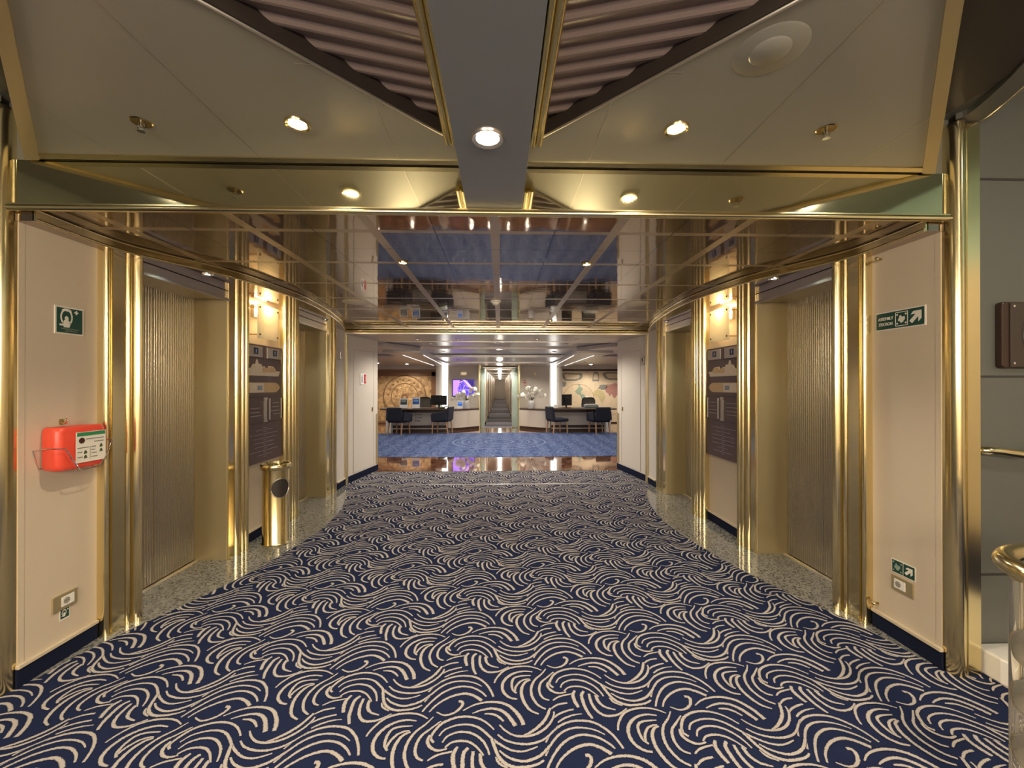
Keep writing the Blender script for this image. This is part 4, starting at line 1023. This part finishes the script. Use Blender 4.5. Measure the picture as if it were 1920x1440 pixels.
# visitor chairs
def chair(x,y,rz,label,arms=True):
    t=thing('visitor_armchair' if arms else 'visitor_chair',label,'chair',(x,y,.008),rz,'navy visitor chairs')
    MB().box(-.255,.255,-.25,.27,.36,.46).build('seat',NAVYF,t,bevel=.03)
    b=MB(); b.add([(-.25,.20,.40),(.25,.20,.40),(.25,.30,.40),(-.25,.30,.40),(-.235,.27,.82),(.235,.27,.82),(.235,.34,.82),(-.235,.34,.82)],[(0,3,2,1),(4,5,6,7),(0,1,5,4),(1,2,6,5),(2,3,7,6),(3,0,4,7)])
    b.build('backrest',NAVYF,t,bevel=.025)
    if arms:
        for sx in (-1,1):
            b=MB(); pr=[(-.22,.37),(-.24,.58),(-.19,.635),(-.05,.65),(.24,.70),(.28,.42)]
            b.add([(sx*.25,y_,z_) for y_,z_ in pr]+[(sx*.31,y_,z_) for y_,z_ in pr],[tuple(range(6)),tuple(range(6,12))[::-1]]+[(i,(i+1)%6,6+(i+1)%6,6+i) for i in range(6)])
            b.build('armrest',NAVYF,t,bevel=.018)
    for sx in (-1,1):
        for y0,y1 in ((-.20,-.215),(.235,.285)):
            b=MB(); r=.021
            b.add([(sx*.215-r,y0-r,.37),(sx*.215+r,y0-r,.37),(sx*.215+r,y0+r,.37),(sx*.215-r,y0+r,.37),(sx*.225-r*.6,y1-r*.6,0),(sx*.225+r*.6,y1-r*.6,0),(sx*.225+r*.6,y1+r*.6,0),(sx*.225-r*.6,y1+r*.6,0)],[(0,3,2,1),(4,5,6,7),(0,1,5,4),(1,2,6,5),(2,3,7,6),(3,0,4,7)])
            b.build('leg',WOODL,t)
    return t
# front of the chair is local -y
chair(-3.04,12.62,math.radians(180-17),'leftmost navy armchair, its back to the camera, at the left desk')
chair(-1.80,12.86,math.radians(180+78),'navy armchair seen from the side at the inner end of the left desk')
chair(1.83,12.82,math.radians(180-68),'armless navy chair seen from the side at the inner end of the right desk',arms=False)
chair(3.08,12.64,math.radians(180+13),'rightmost navy armchair, its back to the camera, at the right desk')
# office chair
def officechair(x,y,rz,lb,zz=0):
    t=thing('office_chair',lb,'office chair',(x,y,.003),rz)
    b=MB(); P=[]
    for k in range(24):
        a=2*PI*k/24; cx=abs(math.cos(a))**.55*math.copysign(1,math.cos(a)); cz=abs(math.sin(a))**.55*math.copysign(1,math.sin(a)); P.append((.23*cx,.22+.03*cx*cx,.84+.23*cz))
    b.tube(P,.018,8,closed=True); b.build('back_frame',BLACK,t,smooth=True)
    MB().add([P[k] for k in range(24)],[tuple(range(24))]).build('mesh_back',mat('dark mesh',(.06,.05,.04),.6,noise=.5,nscale=6) if 'dark mesh' not in MATS else MATS['dark mesh'],t,normals=False)
    MB().box(-.24,.24,-.24,.22,.44,.52).build('seat',BLACK,t,bevel=.03)
    b=MB(); b.tube([(0,.24,.62),(0,.27,.48),(0,.1,.42)],.02,8); b.tube([(0,0,.44),(0,0,.1)],.025,10); b.build('column',BLACK,t,smooth=True)
    b=MB()
    for k in range(5):
        a=2*PI*k/5; b.tube([(0,0,.10),(.28*math.cos(a),.28*math.sin(a),.06)],.018,8); b.ell((.28*math.cos(a),.28*math.sin(a),.03),(.028,.028,.03),10,6)
    b.build('star_base',BLACK,t,smooth=True)
officechair(-2.62,14.3,math.radians(5),'dark mesh backed office chair behind the left desk')
officechair(3.05,14.35,math.radians(185),'dark office chair hidden mostly behind the right desk')
# monitors
def monitor(x,y,rz,lb,w=.52,h=.31):
    t=thing('computer_monitor',lb,'monitor',(x,y,.769),rz)
    MB().plate(w,h,-.02,z=.25,t=.03,rad=.01).build('housing',BLACK,t,bevel=.004)
    MB().plate(w*.5,h*.5,-.04,z=.25,t=.02).build('rear_shell',BLACK,t,bevel=.008)
    b=MB(); b.box(-.03,.03,.01,.03,.01,.24); b.box(-.12,.12,-.08,.10,0,.012); b.build('stand',BLACK,t,bevel=.003)
monitor(-1.93,13.2,math.radians(-8),'black monitor seen from behind on the left desk')
monitor(2.18,13.25,math.radians(38),'black monitor turned sideways on the right desk',w=.46,h=.36)
# desk items
def frame(x,y,z,rz,lb,w,h,mt_,inner2=None,name='leaflet_stand'):
    t=thing(name,lb,'leaflet stand',(x,y,z),rz)
    b=MB(); b.add([(-w/2,-.006,0),(w/2,-.006,0),(w/2,.0,0),(-w/2,.0,0),(-w/2,.044,h),(w/2,.044,h),(w/2,.05,h),(-w/2,.05,h)],[(0,3,2,1),(4,5,6,7),(0,1,5,4),(1,2,6,5),(2,3,7,6),(3,0,4,7)]); b.build('card',WHITE,t)
    def inc(z0,z1,wd,mt2,nm,e):
        f=lambda q:-.008-e+.05*q/h
        MB().add([(-wd/2,f(z0),z0),(wd/2,f(z0),z0),(wd/2,f(z1),z1),(-wd/2,f(z1),z1)],[(0,1,2,3)]).build(nm,mt2,t,normals=False)
    inc(h*.36,h*.88,w*.82,mt_,'picture',0.0)
    if inner2: inc(h*.62,h*.82,w*.6,inner2,'picture_highlight',.001)
    b=MB(); b.box(-w/2,w/2,-.02,.06,0,.006); b.build('foot',ACRYL,t)
frame(-3.02,13.05,.769,0,'white leaflet stand with dark landscape picture on the left desk',.25,.31,mat('dark green photo',(.04,.06,.06),.5,noise=.5,nscale=8),mat('grey photo',(.25,.28,.28),.5,noise=.4,nscale=10))
frame(-2.63,13.02,.769,0,'white leaflet stand with blue sky picture on the left desk',.25,.34,mat('blue photo',(.04,.11,.32),.5,noise=.4,nscale=6),mat('light blue photo',(.20,.36,.75),.5,noise=.3,nscale=8))
frame(-1.34,14.0,.694,math.radians(-6),'small white framed tablet glowing blue on the left counter',.20,.27,emis('tablet blue',(.05,.20,.90),.25),emis('tablet pale blue',(.25,.5,1),.3),name='tablet_stand')
t=thing('desk_printer','low grey rounded tray at the right desk beside the armchair','printer',(2.98,13.25,.769),0)
MB().box(-.22,.22,-.12,.16,0,.10).build('body',mat('grey plastic',(.22,.25,.25),.4),t,bevel=.03); MB().box(-.18,.18,-.10,.12,.10,.112).build('lid',LTMETAL,t,bevel=.006)
t=thing('desk_lamp_tray','small dark dish with pale green glow beside the left monitor','desk tray',(-1.80,13.0,.769),0)
MB().lathe([(0,0),(.08,0),(.11,.03),(.10,.035),(0,.02)],n=24).build('dish',BLACK,t,smooth=True); MB().lathe([(0,.022),(.085,.034),(.08,.05),(0,.055)],n=24).build('cover',mat('pale green plastic',(.45,.62,.45),.4),t,smooth=True)
t=thing('paper_stack','white papers beside the monitor on the right desk','papers',(1.78,13.2,.769),0)
b=MB(); b.box(-.12,.10,-.15,.08,0,.02); b.build('sheets',WHITE,t); MB().box(-.02,.09,-.10,.10,.021,.11).build('card_box',WHITEG,t,bevel=.003)
# orchids
def orchid(x,y,lb,seed,dirs):
    t=thing('orchid_arrangement',lb,'flower vase',(x,y,.694),0,'orchids on the counters')
    MB().lathe([(0,0),(.085,0),(.105,.02),(.115,.12),(.112,.22),(.095,.27),(.085,.28),(.075,.27),(0,.26)],n=30).build('vase',VASE,t,smooth=True)
    R=random.Random(seed); b=MB(); pts=[]
    for dx,dz,k in dirs:
        P=catmull([(0,0,.24),(dx*.25,-.02,.24+dz*.55),(dx*.65,-.04,.24+dz*.95),(dx,-.06,.24+dz)],5); b.tube(P,.006,6)
        for j in range(k):
            q=P[int(len(P)*(.45+.5*j/max(1,k-1)))]; pts.append((q[0]+R.uniform(-.03,.03),q[1]-R.uniform(.01,.05),q[2]+R.uniform(-.03,.04)))
    b.build('stems',STEM,t,smooth=True)
    me=None
    for p in pts:
        if me is None:
            f=MB()
            for a,rr in ((.3,.045),(1.57,.05),(2.84,.045),(3.9,.038),(5.5,.038)):
                f.ell((math.cos(a)*.034,0,math.sin(a)*.034),(rr*.75,.012,rr*.75),10,6)
            f.ell((0,-.012,-.006),(.012,.014,.014),8,6)
            o=f.build('flower',PETAL,t,smooth=True); me=o.data
        else:
            o=bpy.data.objects.new('flower',me); COL.objects.link(o); o.parent=t
        o.location=p; o.rotation_euler=(R.uniform(-.4,.4),R.uniform(-.6,.6),R.uniform(-.7,.7)); k=R.uniform(.9,1.35); o.scale=(k,k,k)
    b=MB()
    for k in range(5):
        a=R.uniform(-1,1); b.slab([(0,.26),(a*.06-.01,.36),(a*.14,.38+.03*k),(a*.07+.02,.33)],-.01-.004*k,-.008-.004*k)
    b.build('leaves',STEM,t)
orchid(-1.12,13.95,'white orchids in a white vase in front of the television',2,[(-.30,.24,4),(-.45,.12,3),(-.1,.34,3),(.22,.20,3),(.30,.42,4),(.42,.22,3)])
orchid(1.08,13.95,'white orchids in a white vase on the right curved counter',9,[(-.12,.44,4),(-.30,.22,3),(-.42,.14,2),(.08,.30,4),(.22,.40,4),(.36,.38,4),(.42,.22,3)])
# glass doors
for m in (-1,1):
    if m<0: t=thing('glass_door','open greenish glass door at the left of the cabin corridor','glass door',(-.60,14.35,.004),math.radians(0)); w=.19
    else: t=thing('glass_door','open greenish glass door with brass pull at the right of the cabin corridor','glass door',(.565,14.35,.004),math.radians(0)); w=.27
    b=MB(); pts=[(-w/2,-.10*m),(w/2,.10*m),(w/2,.10*m+.012),(-w/2,-.10*m+.012)]; b.prism(pts,.01,2.08); b.build('pane',GLASSG,t)
    b=MB(); b.box(-w/2,w/2,-.03,.03,0,.012) if False else b.prism([(-w/2,-.10*m-.01),(-w/2+.05,-.06*m-.01),(-w/2+.05,-.06*m+.02),(-w/2,-.10*m+.02)],0,.05); b.build('floor_pivot',BRASSM,t)
    if m>0:
        b=MB(); b.tube(catmull([(.10,.02,1.0),(.11,-.06,1.02),(.12,-.07,1.15),(.11,-.06,1.30),(.10,.02,1.32)],4),.014,8); b.build('pull_handle',BRASS,t,smooth=True)
        b=MB(); b.prism([(w/2-.01,.09),(w/2+.02,.10),(w/2+.02,.12),(w/2-.01,.11)],0,2.09); b.build('edge_rail',BRASSM,t)
    struct(MB().box(min(m*.67,m*.72),max(m*.67,m*.72),14.30,15.0,0,2.195).build('trim_20',BRASSM,bevel=.004))
# corridor
CORW=mat('corridor wall',(.60,.54,.46),.5,noise=.03)
CORF=mat('corridor door frame',(.20,.14,.10),.4)
for m in (-1,1):
    s=SIDE[m]
    struct(MB().box(min(m*.54,m*.62),max(m*.54,m*.62),15.0,44,0,2.12).build('wall_'+s,CORW))
    struct(MB().box(min(m*.525,m*.54),max(m*.525,m*.54),15.0,44,.003,.10).build('baseboard_'+s,NAVY))
    for k in range(9):
        y=16.2+k*2.9+(0 if m<0 else .9)
        o=MB().box(min(m*.51,m*.54),max(m*.51,m*.54),y,y+.95,.003,2.04).build('door_%d'%(3+k+(0 if m<0 else 9)),CORF,bevel=.004); struct(o)
        MB().box(min(m*.505,m*.52),max(m*.505,m*.52),y+.07,y+.88,.01,1.98).build('door_panel',CORW,o)
struct(MB().box(-.54,.54,14.30,44,-.04,.006).build('floor',CORC))
struct(MB().box(-.62,.62,15.0,44,2.10,2.16).build('ceiling',HC))
struct(MB().box(-.62,.62,44,44.1,0,2.16).build('wall_back',CORW))
for k in range(11):
    y=15.8+k*2.5
    t=thing('corridor_lamp','round corridor ceiling lamp in the row seen beyond the glass doors','ceiling lamp',(0,y,2.102),0,'corridor ceiling lamps')
    MB().lathe([(0,-.02),(.07,-.018),(.09,0),(0,0)],n=20).build('diffuser',emis('corridor lamp',(1,.95,.80),6) if k==0 else MATS['corridor lamp'],t,smooth=True)
    if k%2==0:
        l=bpy.data.lights.new('lamp','POINT'); l.energy=POW['corr']; l.color=(1,.88,.72); l.shadow_soft_size=.08
        o=bpy.data.objects.new('lamp',l); COL.objects.link(o); o.parent=t; o.location=(0,0,-.14)
# hall lamps
H=[(-1.38,7.03,2.285),(-.70,7.08,2.285),(.66,7.0,2.285),(1.34,6.98,2.285),
   (-.95,13.83,2.195),(-.32,13.83,2.195),(.31,13.83,2.195),(.94,13.83,2.195),(-2.95,13.9,2.27),(2.85,13.6,2.27)]
NM=['outer left lamp of the row just beyond the brass header','inner left lamp of the row just beyond the brass header','inner right lamp of the row just beyond the brass header','outer right lamp of the row just beyond the brass header',
    'leftmost of the four lamps over the corridor entrance','second from left of the four lamps over the corridor entrance','second from right of the four lamps over the corridor entrance','rightmost of the four lamps over the corridor entrance','lamp in the hall ceiling over the left desk','lamp in the hall ceiling over the right desk']
for (x,y,z),n_ in zip(H,NM): downlight(x,y,z,.048,'small round '+n_,LAMPC,POW['hall'],(1,.92,.80),ring=PLATE,angle=150)
for x,y,z in ((-1.35,8.2,2.33),(1.35,8.2,2.33),(-1.35,10.0,2.32),(1.35,10.0,2.32),(0,8.2,2.33),(0,10.0,2.32),(-1.2,12,2.24),(1.2,12,2.24)):
    downlight(x,y,z,.048,'small round lamp in the pale middle ceiling of the reception hall',LAMPC,POW['hall2'],(1,.93,.83),ring=PLATE,angle=150,group='middle hall ceiling lamps')
for x,y in ((-4.3,9.0),(4.3,9.0),(-4.4,12.0),(4.4,12.0),(-4.3,14.6),(4.3,14.6),(-3.4,15.2),(3.4,15.2)):  # extra lamps added at the sides for ambient fill in the hall
    t=thing('downlight','round fill lamp added in the side ceiling of the reception hall','ceiling lamp',(x,y,2.27 if y>10.9 else 2.32),0,'added side hall fill lamps')
    MB().lathe([(0,-.005),(.05,-.004),(.055,0),(0,0)],n=20).build('lens',LAMPC,t,smooth=True); spot(t,POW['side'],(1,.90,.76),150)
for m in (-1,1):
    sprinkler(m*1.55,8.35,2.33,f'small dark sprinkler in the {SIDE[m]} front of the hall ceiling',k=1.2)
    sprinkler(m*2.9,9.9,2.32,f'small dark sprinkler in the {SIDE[m]} outer hall ceiling',k=1.2)
# unseen lobby lamps added behind the viewer to brighten the brass reflections
for x,y,z,pw,c in ((-1.3,-1.5,2.86,POW['back'],WARM),(1.3,-1.5,2.86,POW['back'],WARM),(-.9,-3.2,2.86,POW['back'],WARM),(.9,-3.2,2.86,POW['back'],WARM)):
    t=thing('downlight','warm fill lamp added in the lobby ceiling behind the viewer','ceiling lamp',(x,y,z),0,'added lobby lamps behind the viewer')
    MB().lathe([(0,-.005),(.05,-.004),(.055,0),(0,0)],n=20).build('lens',LAMPW,t,smooth=True); spot(t,pw,c,130)
for x,y in ((-1.25,-1.5),(1.25,-1.5),(-1.25,-3.0),(1.25,-3.0)):  # unseen globes added to throw fill light on ceiling and walls
    t=thing('fill_globe','round opal fill globe pendant added behind the viewer to light the lobby','fill lamp',(x,y,2.88),0,'added globe pendants behind the viewer')
    MB().ell((0,0,-.78),(.13,.13,.13),20,14).build('globe',emis('opal fill globe',(1,.88,.72),6) if 'opal fill globe' not in MATS else MATS['opal fill globe'],t,smooth=True)
    MB().tube([(0,0,0),(0,0,-.66)],.008,8).build('rod',BRASS,t,smooth=True)
    for zz in (-.95,-.62):
        l=bpy.data.lights.new('lamp','POINT'); l.energy=POW['globe']; l.color=(1,.87,.70); l.shadow_soft_size=.12
        o=bpy.data.objects.new('lamp',l); COL.objects.link(o); o.parent=t; o.location=(0,0,zz)
for x,y,pw,c in ((3.7,-.6,POW['stair'],(1,.95,.84)),(-3.7,-.6,POW['stair']*.5,(1,.9,.7))):
    t=thing('downlight','lamp in the high stairwell ceiling','ceiling lamp',(x,y,3.70),0,'stairwell lamps')
    MB().lathe([(0,-.005),(.07,-.004),(.08,0),(0,0)],n=20).build('lens',LAMPG,t,smooth=True); spot(t,pw,c,150)
for m in (-1,1):
    l=bpy.data.lights.new('lamp','POINT'); l.energy=POW['sconce']; l.color=(1,.74,.40); l.shadow_soft_size=.03
    o=bpy.data.objects.new('lamp',l); COL.objects.link(o); o.location=(m*2.30,4.14,2.235)
    pr=[q for q in bpy.data.objects if q.name.startswith('wall_sconce') and abs(q.location.x-m*2.36)<.01][0]
    o.parent=pr; o.location=(0,-.055,.135)

# ------------------------------------------------------------------ world and view
w=bpy.data.worlds.new('world'); SC.world=w; w.use_nodes=True
w.node_tree.nodes['Background'].inputs[0].default_value=(.5,.45,.4,1); w.node_tree.nodes['Background'].inputs[1].default_value=.05
vs_=SC.view_settings; vs_.view_transform='Standard'; vs_.look='None'; vs_.gamma=1; vs_.use_curve_mapping=False; vs_.exposure=EXPO
